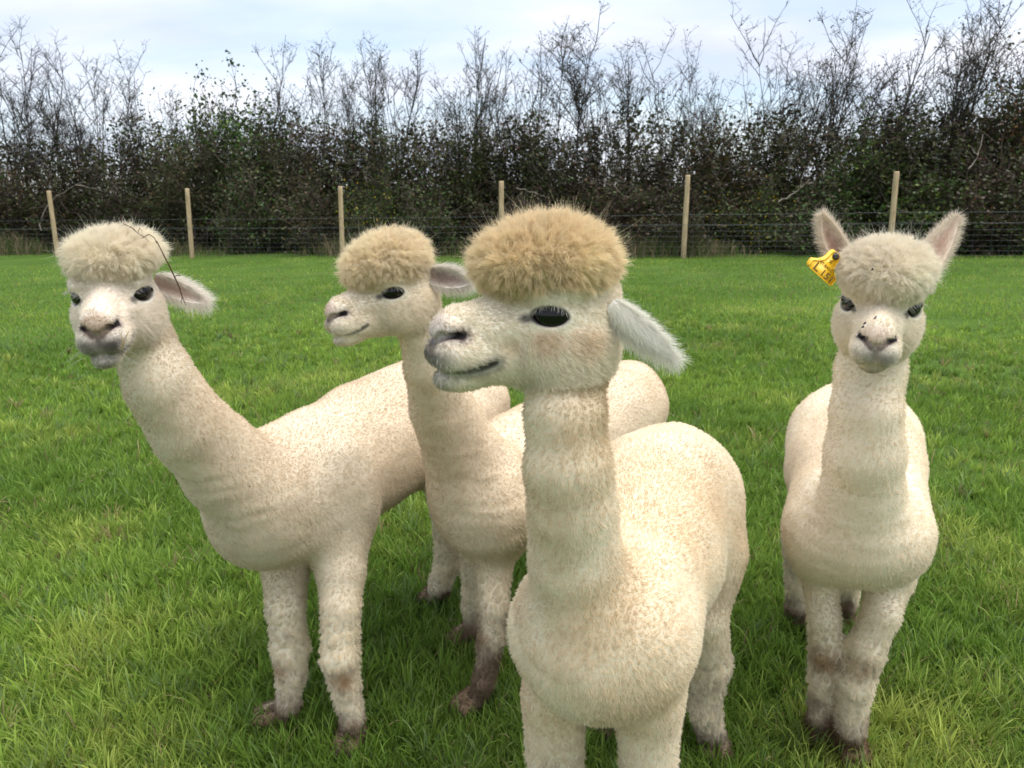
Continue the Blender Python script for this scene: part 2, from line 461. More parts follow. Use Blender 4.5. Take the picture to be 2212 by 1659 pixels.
def grow(seed, stems, h, spread, dens=1.0, wind=0.0, trunk_r=0.03, leaf=0.15, crown_lo=0.45, bush=0.0):
    """a multi-stemmed bare tree of height h: (limb paths, twig paths, leaf points)"""
    r_ = np.random.default_rng(seed)
    limbs, twigs, leaves = [], [], []
    def path(p0, d, length, k, wob, lift):
        pts = [np.array(p0, float)]; d = unit(d)
        for _ in range(k):
            d = unit(d + r_.normal(0, wob, 3) + np.array([wind * 0.06, 0, lift]))
            pts.append(pts[-1] + d * length / k)
        return np.array(pts), d
    for s in range(stems):
        a = r_.random() * 6.28; sp = spread * (0.3 + 0.7 * r_.random())
        b = np.array([math.cos(a) * 0.25 * spread, math.sin(a) * 0.25 * spread, -0.05])
        hh = h * (0.72 + 0.28 * r_.random()) if s else h
        st, _ = path(b, [math.cos(a) * sp * 0.35 + wind * 0.25, math.sin(a) * sp * 0.35, 1], hh, 9, 0.055, 0.03)
        st[:, 2] *= hh / max(st[-1, 2], 0.1)
        rad = trunk_r * (0.7 + 0.5 * r_.random()) * np.linspace(1, 0.16, 10) ** 0.9
        limbs.append((st, rad))
        nb = int((10 + 5 * r_.random()) * dens)
        for _ in range(nb):
            u = crown_lo + (0.98 - crown_lo) * r_.random() ** 0.85 if r_.random() < 0.88 else 0.15 + 0.4 * r_.random()
            i = min(int(u * 9), 8); f = u * 9 - i; p0 = st[i] * (1 - f) + st[i + 1] * f
            aa = r_.random() * 6.28
            bl = h * (0.10 + 0.17 * (1 - abs(u - 0.6))) * (0.55 + 0.7 * r_.random())
            br, _ = path(p0, [math.cos(aa) * 0.8 + wind * 0.3, math.sin(aa) * 0.8, 1.05 + 0.6 * r_.random()], bl, 4, 0.16, 0.10)
            limbs.append((br, np.linspace(0.0095, 0.0050, 5)))
            for _ in range(int(5 * dens + 3 * r_.random())):
                v0 = 0.2 + 0.8 * r_.random(); j = min(int(v0 * 4), 3); g_ = v0 * 4 - j
                q0 = br[j] * (1 - g_) + br[j + 1] * g_
                ab = r_.random() * 6.28
                tw, _ = path(q0, [math.cos(ab) * 0.8 + wind * 0.35, math.sin(ab) * 0.8, 0.6 + 0.6 * r_.random()], h * (0.04 + 0.06 * r_.random()), 3, 0.22, 0.08)
                twigs.append((tw, np.array([0.0044, 0.0040, 0.0034, 0.0027])))
                for _ in range(3 if r_.random() < 0.75 else 1):
                    w0 = 0.2 + 0.7 * r_.random(); j2 = min(int(w0 * 3), 2)
                    ac = r_.random() * 6.28
                    t2, _ = path(tw[j2], [math.cos(ac) + wind * 0.3, math.sin(ac), 0.6], h * (0.022 + 0.03 * r_.random()), 2, 0.2, 0.05)
                    twigs.append((t2, np.array([0.0035, 0.0030, 0.0024])))
                    if r_.random() < leaf: leaves.append(t2[-1] + r_.normal(0, 0.015, 3))
                for e_ in range(3):
                    if r_.random() < leaf: leaves.append(tw[1 + e_] + r_.normal(0, 0.02, 3))
    return limbs, twigs, leaves
def tree_meshes(seed, **kw):
    limbs, twigs, leaves = grow(seed, **kw)
    r_ = np.random.default_rng(seed + 999)
    v, q = tubes(limbs, 4); trunk = mesh_np('trunk', v, [q], smooth=True)
    v, q = tubes(twigs, 3)
    col = np.tile([[0.040, 0.034, 0.025]], (len(v), 1)) * (0.7 + 0.6 * r_.random((len(v), 1)))
    T = np.zeros((0, 3), int)
    if leaves:
        lv, T = leaf_cards(np.array(leaves), 0.030, r_)
        lc = np.where(r_.random((len(leaves), 1)) < 0.7, [[0.055, 0.07, 0.02]], [[0.10, 0.065, 0.025]]) * (0.6 + 0.8 * r_.random((len(leaves), 1)))
        T = T + len(v); v = np.concatenate([v, lv]); col = np.concatenate([col, np.repeat(lc, 4, 0)])
    return trunk, mesh_np('crown', v, [q, T], col), float(v[:, 2].max())
H0 = 5.0
KINDS = {
    'bare':  [tree_meshes(100 + i, stems=5, h=H0, spread=1.0, dens=1.0, leaf=0.05, trunk_r=0.030, crown_lo=0.35) for i in range(3)],
    'crown': [tree_meshes(200 + i, stems=3, h=H0, spread=0.62, dens=1.2, leaf=0.26, trunk_r=0.036, crown_lo=0.52) for i in range(4)],
    'wind':  [tree_meshes(300 + i, stems=4, h=H0, spread=0.7, dens=1.0, leaf=0.22, trunk_r=0.034, wind=0.55, crown_lo=0.42) for i in range(3)],
    'pole':  [tree_meshes(400 + i, stems=3, h=H0, spread=0.5, dens=0.72, leaf=0.16, trunk_r=0.022, crown_lo=0.35) for i in range(3)],
}
# picture column and row of each crown's top, kind, width factor, metres behind the fence, what sets it apart
TREES = [
    (-60, 110, 'bare', 1.2, 3.2, 'bare grey tree at the far left edge of the hedge'),
    (30, 105, 'bare', 1.15, 2.8, 'many stemmed bare tree left of the first fence post'),
    (104, 30, 'bare', 1.1, 3.1, 'tallest bare thin tree behind the first fence post'),
    (165, 82, 'bare', 1.1, 2.7, 'dense bare tree above the woolly head at the left'),
    (232, 72, 'crown', 0.9, 2.9, 'bare tree with pale leafy top beside the gap of sky'),
    (272, 190, 'pole', 0.9, 2.4, 'short thin tree right of the pale topped tree'),
    (323, 165, 'pole', 0.5, 2.6, 'lone thin pale sapling standing in the gap of sky'),
    (388, 168, 'pole', 0.9, 2.8, 'small twiggy tree at the second fence post'),
    (440, 200, 'pole', 0.8, 3.2, 'low thin tree left of the leafy bush top'),
    (606, 92, 'wind', 0.9, 2.9, 'bare tree with reddish twigs leaning left of centre'),
    (672, 62, 'pole', 1.1, 2.7, 'tall narrow bare tree above the third fence post'),
    (748, 96, 'crown', 0.75, 2.9, 'slim bare tree left of the round crowned tree'),
    (832, 60, 'crown', 0.95, 2.5, 'round crowned bare tree on a straight single trunk'),
    (886, 120, 'pole', 0.8, 3.0, 'thin leaning tree right of the round crowned tree'),
    (950, 165, 'pole', 0.9, 3.1, 'low wispy tree in the dip of the hedge top'),
    (1012, 54, 'crown', 0.85, 2.7, 'fan shaped bare tree left of the fourth fence post'),
    (1075, 60, 'wind', 0.7, 3.1, 'leaning dark stemmed tree above the fourth fence post'),
    (1118, 52, 'crown', 0.9, 2.7, 'full crowned bare tree right of the fourth fence post'),
    (1165, 140, 'pole', 0.7, 3.2, 'thin low tree between two full crowned trees'),
    (1222, 20, 'crown', 1.15, 2.6, 'tallest leafy crowned tree in the middle of the hedge'),
    (1272, 150, 'pole', 0.8, 3.0, 'thin twiggy tree right of the tallest middle tree'),
    (1335, 84, 'crown', 1.0, 2.8, 'broad dark twigged tree with a forked trunk'),
    (1385, 130, 'pole', 0.8, 3.1, 'narrow twiggy tree left of the tall slim one'),
    (1424, 55, 'pole', 1.1, 2.6, 'tall slim tree with a feathery top'),
    (1490, 52, 'crown', 0.7, 2.8, 'narrow crowned tree behind the fifth fence post'),
    (1545, 130, 'pole', 1.0, 3.1, 'low twiggy tree right of the fifth fence post'),
    (1612, 30, 'pole', 1.2, 2.7, 'thin spiky tree between the fifth and sixth posts'),
    (1665, 120, 'wind', 0.8, 3.1, 'low windswept tree left of the broad windswept tree'),
    (1728, 28, 'wind', 1.15, 2.6, 'broad windswept tree leaning to the right'),
    (1790, 90, 'pole', 1.0, 3.1, 'thin pale tree right of the broad windswept tree'),
    (1838, 36, 'wind', 0.85, 2.8, 'slender windswept tree above the yellow ear tag'),
    (1902, 2, 'wind', 0.95, 2.6, 'tall dark windswept tree left of the sixth post'),
    (1965, -5, 'crown', 0.95, 2.9, 'tall bare forked tree above the sixth fence post'),
    (2022, 20, 'wind', 0.7, 2.7, 'narrow windswept tree right of the sixth post'),
    (2075, 110, 'pole', 1.0, 3.1, 'low thin tree beside the bright cloud at the right'),
    (2130, -30, 'wind', 1.1, 2.7, 'pale stemmed windswept tree cut by the top edge'),
    (2200, -60, 'wind', 1.2, 2.5, 'tallest windswept tree at the right edge'),
    (2290, -40, 'wind', 1.2, 2.8, 'windswept tree just past the right edge'),
]
tr = np.random.default_rng(55)
cnt = {k: 0 for k in KINDS}
for (px, py, kind, wf, off, label) in TREES:
    lean = 0.0
    xy = hedge_xy(px, off); h = z_at(px, py, xy)
    v = KINDS[kind][cnt[kind] % len(KINDS[kind])]; cnt[kind] += 1
    e = empty('bare_tree', (xy[0], xy[1], 0))
    tag(e, label, 'tree', 'bare trees standing in the hedge')
    s = h / v[2]
    ws = wf * (0.75 + 0.25 * s)
    if kind == 'wind':        # the wind has bent them to the right: bring the crown back over its column
        e.location.x -= 0.18 * h * 0.5 * wf
        rz = tr.normal(0, 0.25)
    else:
        rz = tr.random() * 6.28
    e.rotation_euler = (0, 0, rz); e.scale = (ws, ws, s)
    link('trunk', v[0], M_bark, e); link('crown', v[1], M_twigleaf, e)

def bush_meshes(seed, nleaf, size, cols, mixw, w=1.2, h=3.2, nb=34):
    """a ragged many-stemmed bush, half-width w and height h: branches and foliage"""
    r_ = np.random.default_rng(seed)
    paths = []; tips = []
    for _ in range(nb):
        a = r_.random() * 6.28; u = r_.random() ** 0.55
        tip = np.array([math.cos(a) * w * u, math.sin(a) * w * 0.75 * u, h * (1.0 - 0.55 * u * u) * (0.55 + 0.47 * r_.random())])
        b = np.array([math.cos(a) * 0.45 * w * u, math.sin(a) * 0.35 * w * u, -0.02])
        s = np.linspace(0, 1, 7)[:, None]
        pts = b + (tip - b) * s + r_.normal(0, 0.07, (7, 3)) * s
        paths.append((pts, np.linspace(0.022, 0.005, 7)))
        for k in range(1, 7):
            tips.append(pts[k])
            for _ in range(3):
                q = pts[k] + r_.normal(0, 0.20, 3) + [0, 0, 0.14]
                paths.append((np.array([pts[k], (pts[k] + q) / 2 + r_.normal(0, 0.03, 3), q]), np.array([0.007, 0.0055, 0.0035]))); tips.append(q)
    tips = np.array(tips)
    wt = r_.random(len(tips)) ** 1.5 + 0.08; wt *= 0.6 + 0.5 * (tips[:, 2] < h * 0.85); wt /= wt.sum()
    c = tips[r_.choice(len(tips), nleaf, p=wt)] + r_.normal(0, 0.085, (nleaf, 3))
    c[:, 2] = np.abs(c[:, 2])
    lv, T = leaf_cards(c, size, r_, 0.5, 1.45)
    pick = r_.choice(len(cols), nleaf, p=mixw)
    grp = vnoise(c + seed, 2.2)[:, None]
    lc = np.array(cols)[pick] * (0.62 + 0.55 * r_.random((nleaf, 1))) * (0.6 + 0.7 * grp)
    v, q = tubes(paths, 3)
    return mesh_np('branches', v, [q]), mesh_np('foliage', lv, [T], np.repeat(lc, 4, 0)), w, h
OLIVE, BROWN, GREEN, DARK, RUST, YEL, LIME = (0.080, 0.092, 0.028), (0.115, 0.082, 0.050), (0.055, 0.110, 0.022), (0.045, 0.058, 0.022), (0.17, 0.092, 0.032), (0.60, 0.44, 0.02), (0.13, 0.18, 0.035)
NL = 8500
MIX = {
    'thorn': (0.038, [OLIVE, BROWN, DARK, RUST], [0.46, 0.22, 0.28, 0.04]),
    'dark':  (0.042, [OLIVE, GREEN, DARK, BROWN], [0.36, 0.20, 0.30, 0.14]),
    'ivy':   (0.052, [GREEN, LIME, DARK, OLIVE], [0.46, 0.16, 0.22, 0.16]),
    'gorse': (0.032, [GREEN, OLIVE, LIME, YEL], [0.48, 0.28, 0.18, 0.06]),
    'bramble': (0.040, [BROWN, OLIVE, GREEN, RUST], [0.48, 0.28, 0.18, 0.06]),
    'rust':  (0.046, [RUST, OLIVE, BROWN, GREEN], [0.26, 0.36, 0.24, 0.14]),
}
BUSH = {}
for kk, (kind, nt_, nlo) in enumerate((('thorn', 3, 1), ('dark', 3, 1), ('ivy', 2, 1), ('gorse', 0, 1), ('bramble', 1, 1), ('rust', 1, 0))):
    sz, cols, mw = MIX[kind]
    BUSH[kind] = ([bush_meshes(500 + 20 * kk + i, NL, sz, cols, mw) for i in range(nt_)], [bush_meshes(510 + 20 * kk + i, 5200, sz, cols, mw, 1.15, 1.7, 30) for i in range(nlo)])
# column, row of the top, kind, half width in metres, metres behind the fence, label
BUSHES = [
    (-70, 330, 'thorn', 1.5, 2.4, 'brown thorn bush at the far left edge'),
    (60, 345, 'bramble', 1.5, 1.7, 'tangled brown brambles left of the first fence post'),
    (190, 335, 'thorn', 1.4, 2.5, 'brown thorn bush right of the first fence post'),
    (255, 385, 'dark', 1.0, 1.4, 'low green bush behind the woolly head at the left'),
    (345, 270, 'dark', 1.1, 2.5, 'dark bush left of the second fence post'),
    (420, 290, 'thorn', 1.1, 1.7, 'olive thorn bush behind the second fence post'),
    (470, 190, 'ivy', 1.0, 2.9, 'tall leafy bush with big leaves poking into the sky'),
    (548, 200, 'ivy', 1.2, 2.6, 'tall dark leafy bush right of the second post'),
    (545, 360, 'dark', 1.1, 1.2, 'low dark bush under the tall leafy bushes'),
    (630, 225, 'dark', 1.3, 2.4, 'wide dark green bush left of the third post'),
    (720, 250, 'thorn', 1.3, 2.5, 'thorny brown green bush behind the third post'),
    (690, 400, 'thorn', 1.1, 1.1, 'low scrubby bush left of the third post'),
    (818, 385, 'gorse', 0.85, 1.0, 'gorse bush with yellow flowers beside the third post'),
    (830, 240, 'dark', 1.2, 2.4, 'dark bush below the round crowned tree'),
    (930, 270, 'thorn', 1.3, 2.5, 'brown thorn bush in the dip of the hedge'),
    (950, 400, 'dark', 1.1, 1.2, 'low green bush behind the hindmost woolly head'),
    (1030, 265, 'ivy', 0.75, 1.9, 'bright ivy clump left of the fourth post'),
    (1060, 280, 'thorn', 1.3, 2.6, 'thorn bush behind the fourth post'),
    (1160, 255, 'dark', 1.2, 2.4, 'dark bush right of the fourth post'),
    (1110, 410, 'thorn', 1.2, 1.2, 'low scrub behind the nearest woolly head'),
    (1260, 290, 'thorn', 1.3, 2.5, 'brown bush right of the tallest middle tree'),
    (1360, 300, 'thorn', 1.2, 2.4, 'twiggy brown bush with sky showing through'),
    (1320, 405, 'bramble', 1.3, 1.2, 'grey brown bramble tangle left of the fifth post'),
    (1440, 300, 'thorn', 1.2, 2.5, 'thorn bush left of the fifth post'),
    (1530, 285, 'rust', 1.1, 2.3, 'bush with orange autumn leaves right of the fifth post'),
    (1500, 410, 'dark', 1.1, 1.1, 'low dark bush behind the fifth post'),
    (1625, 270, 'thorn', 1.2, 2.5, 'olive thorn bush between the fifth and sixth posts'),
    (1640, 395, 'gorse', 1.0, 1.3, 'low green gorse between the fifth and sixth posts'),
    (1720, 265, 'thorn', 1.2, 2.4, 'brown bush under the broad windswept tree'),
    (1760, 400, 'dark', 1.1, 1.1, 'low dark bush left of the upright ears'),
    (1850, 280, 'ivy', 0.95, 1.9, 'bright ivy covered bush left of the sixth post'),
    (1905, 205, 'dark', 1.2, 2.6, 'tall dark ivy mound above the sixth post'),
    (1965, 270, 'ivy', 1.1, 1.9, 'dense ivy bush right of the sixth post'),
    (2010, 215, 'dark', 1.1, 2.6, 'dark bush right of the tall ivy mound'),
    (2000, 390, 'ivy', 1.0, 1.1, 'low ivy bush between the upright ears'),
    (2105, 200, 'dark', 1.2, 2.4, 'dark green bush near the right edge'),
    (2120, 350, 'bramble', 1.2, 1.4, 'brown bramble tangle near the right edge'),
    (2195, 150, 'rust', 1.2, 2.3, 'tall bush of rusty leaves at the right edge'),
    (2200, 370, 'dark', 1.2, 1.3, 'low dark bush at the right edge'),
    (2320, 180, 'dark', 1.5, 2.4, 'dark bush just past the right edge'),
]
cnt = {}
for (px, py, kind, wf, off, label) in BUSHES:
    xy = hedge_xy(px, off); h = z_at(px, py, xy)
    tall, low = BUSH[kind]
    vs_ = (tall or low) if h > 2.2 else (low or tall)
    i = cnt.get((kind, h > 2.2), 0); cnt[(kind, h > 2.2)] = i + 1
    v = vs_[i % len(vs_)]
    e = empty({'gorse': 'gorse_bush', 'ivy': 'ivy_bush', 'bramble': 'bramble_bush'}.get(kind, 'hedge_bush'), (xy[0], xy[1], 0))
    tag(e, label, 'bush', 'bushes of the hedge')
    sw = 1.15 * wf / v[2]
    e.rotation_euler = (0, 0, tr.random() * 6.28); e.scale = (sw, sw, 1.10 * h / v[3])
    link('branches', v[0], M_twig, e); link('foliage', v[1], M_leaf, e)
# slender upright shoots that rise all along the hedge, too many to tell apart
r_ = np.random.default_rng(91)
pa = []; lf = []
for _ in range(650):
    s0 = r_.random() * 30 - 5; o0 = 1.9 + 1.6 * r_.random(); z0 = 0.5 + 1.4 * r_.random()
    p0 = np.array([*(FA + s0 * FD + o0 * FN), z0]); d_ = unit(r_.normal(size=3) * [0.16, 0.16, 0] + [0.05 + 0.012 * s0 * r_.random(), 0, 1])
    top = 2.3 + 1.5 * r_.random() ** 1.5 + 0.5 * vnoise(np.array([[s0, 3.0, 7.0]]), 0.5)[0]
    k = 7; pts = [p0]
    for _ in range(k):
        d_ = unit(d_ + r_.normal(0, 0.10, 3)); pts.append(pts[-1] + d_ * (top - z0) / k)
    pts = np.array(pts); pa.append((pts, np.linspace(0.011, 0.0038, k + 1) * (0.7 + 0.6 * r_.random())))
    for j in range(2, k + 1):
        for _ in range(2):
            d2 = unit(r_.normal(size=3) * [1, 1, 0.4] + [0, 0, 0.9]); l2 = 0.10 + 0.28 * r_.random()
            q1 = pts[j] + d2 * l2 * 0.5; q2 = q1 + unit(d2 + r_.normal(0, 0.3, 3)) * l2 * 0.5
            pa.append((np.array([pts[j], q1, q2]), np.array([0.0052, 0.0044, 0.003])))
            if r_.random() < 0.45: lf.append(q2 + r_.normal(0, 0.02, 3))
            if r_.random() < 0.35: lf.append(q1 + r_.normal(0, 0.02, 3))
v, q4 = tubes(pa, 3)
lv, T = leaf_cards(np.array(lf), 0.034, r_)
lc = np.array([OLIVE, BROWN, RUST])[r_.choice(3, len(lf), p=[0.5, 0.35, 0.15])] * (0.5 + 0.8 * r_.random((len(lf), 1)))
cv = np.concatenate([np.tile([[0.046, 0.039, 0.029]], (len(v), 1)), np.repeat(lc, 4, 0)])
o = link('hedge_shoots', mesh_np('hedge_shoots', np.concatenate([v, lv]), [q4, T + len(v)], cv), M_twigleaf)
tag(o, 'thin upright bare shoots rising all along the hedge top', 'shoots', kind='stuff')
# thick undergrowth that closes the hedge's foot, far too tangled to count
r_ = np.random.default_rng(77)
n = 34000
s = r_.random(n) * 30 - 5; off = 1.4 + 2.2 * r_.random(n)
top = 1.7 + 2.2 * n2(np.column_stack([s, off]), 0.8, 2, 300)
c = np.column_stack([FA + s[:, None] * FD + off[:, None] * FN, r_.random(n) ** 0.8 * top])
lv, T = leaf_cards(c, 0.062, r_)
lc = np.array([OLIVE, BROWN, DARK])[r_.choice(3, n, p=[0.40, 0.22, 0.38])] * (0.5 + 0.9 * r_.random((n, 1)))
o = link('hedge_undergrowth', mesh_np('hedge_undergrowth', lv, [T], np.repeat(lc, 4, 0)), M_leaf)
tag(o, 'dark tangled undergrowth inside the hedge', 'undergrowth', kind='stuff')
pa = []
for _ in range(2600):
    s0 = r_.random() * 30 - 5; o0 = 0.9 + 2.4 * r_.random(); z0 = 0.05 + 2.6 * r_.random() ** 1.3
    p0 = np.array([*(FA + s0 * FD + o0 * FN), z0]); d_ = unit(r_.normal(size=3) * [1, 0.5, 0.9] + [0.1, -0.1, 0.35])
    pts = [p0]
    for _ in range(4):
        d_ = unit(d_ + r_.normal(0, 0.28, 3) + [0, 0, -0.03]); pts.append(pts[-1] + d_ * (0.12 + 0.16 * r_.random()))
    pa.append((np.array(pts), np.linspace(0.007, 0.003, 5) * (0.6 + 0.8 * r_.random())))
v, q4 = tubes(pa, 3)
o = link('hedge_twigs', mesh_np('hedge_twigs', v, [q4]), M_twig)
tag(o, 'tangle of thin bare twigs through the hedge', 'twigs', kind='stuff')
# pale dead boughs that hang out of the hedge
BOUGHS = [((90, 500), (75, 440), (150, 405), (180, 395), 'pale broken bough curling beside the first fence post'),
          ((165, 400), (215, 405), (265, 430), (290, 432), 'pale dead bough reaching right of the first fence post'),
          ((800, 360), (775, 382), (790, 385), (808, 392), 'small hooked dead bough near the yellow gorse'),
          ((1115, 405), (1150, 412), (1170, 425), (1190, 428), 'thin pale bough right of the fourth fence post'),
          ((1680, 438), (1720, 415), (1738, 400), (1750, 388), 'pale slanting bough left of the upright ears'),
          ((1325, 398), (1345, 430), (1355, 440), (1378, 402), 'pale forked bough left of the fifth fence post'),
          ((2090, 365), (2110, 350), (2118, 330), (2122, 290), 'pale crooked bough near the right edge')]
for b in BOUGHS:
    xy0 = hedge_xy(b[0][0], 0.75); zc = float((np.array([*xy0, 1.2]) - [0, 0, HC]) @ fwd)
    ctrl = np.array([P(x, y, zc + 0.12 * k) for k, (x, y) in enumerate(b[:4])])
    tt = np.linspace(0, 1, 12)[:, None]
    pts = (1 - tt) ** 3 * ctrl[0] + 3 * (1 - tt) ** 2 * tt * ctrl[1] + 3 * (1 - tt) * tt ** 2 * ctrl[2] + tt ** 3 * ctrl[3]
    pts += tr.normal(0, 0.012, pts.shape)
    d_ = unit(pts[7] - pts[6] + tr.normal(0, 0.6, 3) * np.linalg.norm(pts[7] - pts[6]))
    tw = np.array([pts[6], pts[6] + d_ * 0.12, pts[6] + d_ * 0.22 + [0, 0, 0.05]])
    v, q4 = tubes([(pts, np.linspace(0.015, 0.006, 12)), (tw, np.array([0.008, 0.006, 0.004]))], 5)
    o = link('dead_bough', mesh_np('dead_bough', v, [q4], smooth=True), M_deadwood)
    tag(o, b[4], 'branch', 'dead boughs in the hedge')
# ------------------------------------------------------------------ alpacas
# Each animal's body is one surface grown round a skeleton: tapered limbs and ellipsoids melted together on a grid.
class Field:
    def __init__(self):
        self.pr = []          # (kind, data, k, label, op, group)
        self.g = 0
    def cone(self, a, b, ra, rb, k, lab, sq=None, op=1, grp=None):
        """tapered round limb; sq=(axis, factor) makes it thinner along an axis"""
        if grp is None: self.g += 1; grp = self.g
        self.pr.append(('c', (np.array(a, float), np.array(b, float), ra, rb, sq), k, lab, op, grp))
    def ell(self, c, rad, k, lab, fr=None, op=1):
        self.g += 1
        self.pr.append(('e', (np.array(c, float), np.array(rad, float), np.eye(3) if fr is None else np.array(fr, float)), k, lab, op, self.g))
    def lens(self, c, rad, off, k, lab, fr, op=-1):
        self.g += 1
        self.pr.append(('l', (np.array(c, float), np.array(rad, float), np.array(fr, float), np.array(off, float)), k, lab, op, self.g))
    def chain(self, pts, rad, k, lab, sq=None):
        self.g += 1
        for i in range(len(pts) - 1):
            self.cone(pts[i], pts[i + 1], rad[i], rad[i + 1], k, lab, sq, 1, self.g)
    def d1(self, pr, p):
        kind, da, k, lab, op, grp = pr
        if kind == 'c':
            a, b, ra, rb, sq = da
            if sq is not None:
                ax, f = sq
                off = ((p - a) @ ax)[:, None] * ax
                p = p + off * (1 / f - 1)
                ob = float((b - a) @ ax); b = b + ax * ob * (1 / f - 1)
            ab = b - a; l2 = float(ab @ ab) + 1e-12
            t = np.clip(((p - a) @ ab) / l2, 0, 1)
            q = p - a - t[:, None] * ab
            return np.sqrt((q * q).sum(1)) - (ra + (rb - ra) * t)
        if kind == 'l':
            c, rad, fr, off = da
            e = None
            for sg in (-1, 1):
                q = (p - c - sg * off) @ fr.T
                k0 = np.sqrt(((q / rad) ** 2).sum(1)); k1 = np.sqrt(((q / rad ** 2) ** 2).sum(1)) + 1e-9
                x = k0 * (k0 - 1) / k1; e = x if e is None else np.maximum(e, x)
            return e
        c, rad, fr = da
        q = (p - c) @ fr.T
        k0 = np.sqrt(((q / rad) ** 2).sum(1)); k1 = np.sqrt(((q / rad ** 2) ** 2).sum(1)) + 1e-9
        return k0 * (k0 - 1) / k1
    def bound(self, pr):
        kind, da, k, lab, op, grp = pr
        if kind == 'c':
            a, b, ra, rb, sq = da
            return (a + b) / 2, np.linalg.norm(b - a) / 2 + max(ra, rb)
        return da[0], float(da[1].max()) * (0.8 if kind == 'l' else 1.0)
    def ev(self, p, prs=None):
        d = np.full(len(p), 0.5); prs = self.pr if prs is None else prs
        i = 0
        while i < len(prs):
            pr = prs[i]; e = self.d1(pr, p); k = pr[2]; i += 1
            while i < len(prs) and prs[i][5] == pr[5]:          # links of one limb melt only a little
                e2 = self.d1(prs[i], p); h = np.maximum(0.012 - np.abs(e - e2), 0) / 0.012
                e = np.minimum(e, e2) - h * h * 0.003; i += 1
            if pr[4] > 0:
                h = np.maximum(k - np.abs(d - e), 0) / k
                d = np.minimum(d, e) - h * h * k * 0.25
            else:
                e = -e
                h = np.maximum(k - np.abs(d - e), 0) / k
                d = np.maximum(d, e) + h * h * k * 0.25
        return d
    def label(self, p):
        """nearest piece's label, and how far inside the topknot rather than the rest a point lies"""
        best = np.full(len(p), 9.0); lab = np.zeros(len(p), int); dt = np.full(len(p), 9.0); do = np.full(len(p), 9.0)
        for pr in self.pr:
            if pr[4] < 0: continue
            e = self.d1(pr, p); m_ = e < best
            best[m_] = e[m_]; lab[m_] = pr[3]
            if pr[3] == TOP: dt = np.minimum(dt, e)
            else: do = np.minimum(do, e)
        return lab, do - dt
def surface(field, lo, hi, h, B=12):
    """surface-net mesh of field==0 inside the box"""
    n = (np.ceil((hi - lo) / h).astype(int) // B + 1) * B + 1
    vol = np.ones(n, np.float32)
    bd = [field.bound(pr) for pr in field.pr]
    ax = np.arange(B + 1) * h
    loc = np.stack(np.meshgrid(ax, ax, ax, indexing='ij'), -1).reshape(-1, 3)
    rb = B * h * 0.87
    for bi in range((n[0] - 1) // B):
        for bj in range((n[1] - 1) // B):
            for bk in range((n[2] - 1) // B):
                o_ = lo + np.array([bi, bj, bk]) * B * h; cen = o_ + B * h / 2
                prs = [pr for pr, (c, r_) in zip(field.pr, bd) if np.linalg.norm(c - cen) < r_ * 1.02 + rb + 0.06]
                if not any(pr[4] > 0 for pr in prs): continue
                dc = field.ev(cen[None], prs)[0]
                sl = (slice(bi * B, bi * B + B + 1), slice(bj * B, bj * B + B + 1), slice(bk * B, bk * B + B + 1))
                if dc > rb * 1.5 + 0.03: continue
                if dc < -rb * 2.2 - 0.03: vol[sl] = -1; continue
                vol[sl] = field.ev(o_ + loc, prs).reshape(B + 1, B + 1, B + 1)
    s = vol < 0
    cs = [s[i:n[0] - 1 + i, j:n[1] - 1 + j, k:n[2] - 1 + k] for i in (0, 1) for j in (0, 1) for k in (0, 1)]
    cnt_ = sum(c.astype(np.int8) for c in cs)
    act = np.argwhere((cnt_ > 0) & (cnt_ < 8))
    idx = np.full(n - 1, -1, np.int32); idx[tuple(act.T)] = np.arange(len(act))
    acc = np.zeros((len(act), 3)); num = np.zeros(len(act))
    cor = [np.array([i, j, k]) for i in (0, 1) for j in (0, 1) for k in (0, 1)]
    for a in range(8):
        for ax_ in range(3):
            if cor[a][ax_] == 0:
                b = cor[a].copy(); b[ax_] = 1
                va = vol[tuple((act + cor[a]).T)]; vb = vol[tuple((act + b).T)]
                m_ = (va < 0) != (vb < 0)
                t = np.where(m_, va / np.where(m_, va - vb, 1), 0)
                pt = np.tile(cor[a].astype(float), (len(act), 1)); pt[:, ax_] += t
                acc[m_] += pt[m_]; num[m_] += 1
    V = lo + (act + acc / np.maximum(num, 1)[:, None]) * h
    Q = []
    for ax_ in range(3):
        u, w = (ax_ + 1) % 3, (ax_ + 2) % 3
        sl0 = [slice(1, None)] * 3; sl1 = [slice(1, None)] * 3
        sl0[ax_] = slice(0, -1)
        A = s[tuple(sl0)]; Bm = s[tuple(sl1)]
        e_ = np.argwhere(A != Bm); e_ = e_ + 1; e_[:, ax_] -= 1
        if not len(e_): continue
        e_ = e_[(e_ < np.array(idx.shape)).all(1)]
        flip = s[tuple(e_.T)]
        du = np.zeros(3, int); du[u] = 1; dw = np.zeros(3, int); dw[w] = 1
        q = np.stack([idx[tuple((e_ - du - dw).T)], idx[tuple((e_ - dw).T)], idx[tuple(e_.T)], idx[tuple((e_ - du).T)]], 1)
        ok = (q >= 0).all(1); q, flip = q[ok], flip[ok]
        q[~flip] = q[~flip][:, ::-1]
        Q.append(q)
    return V, np.concatenate(Q)
def compact(V, Q):
    used = np.unique(Q); mp_ = np.full(len(V), -1); mp_[used] = np.arange(len(used))
    return V[used], mp_[Q]

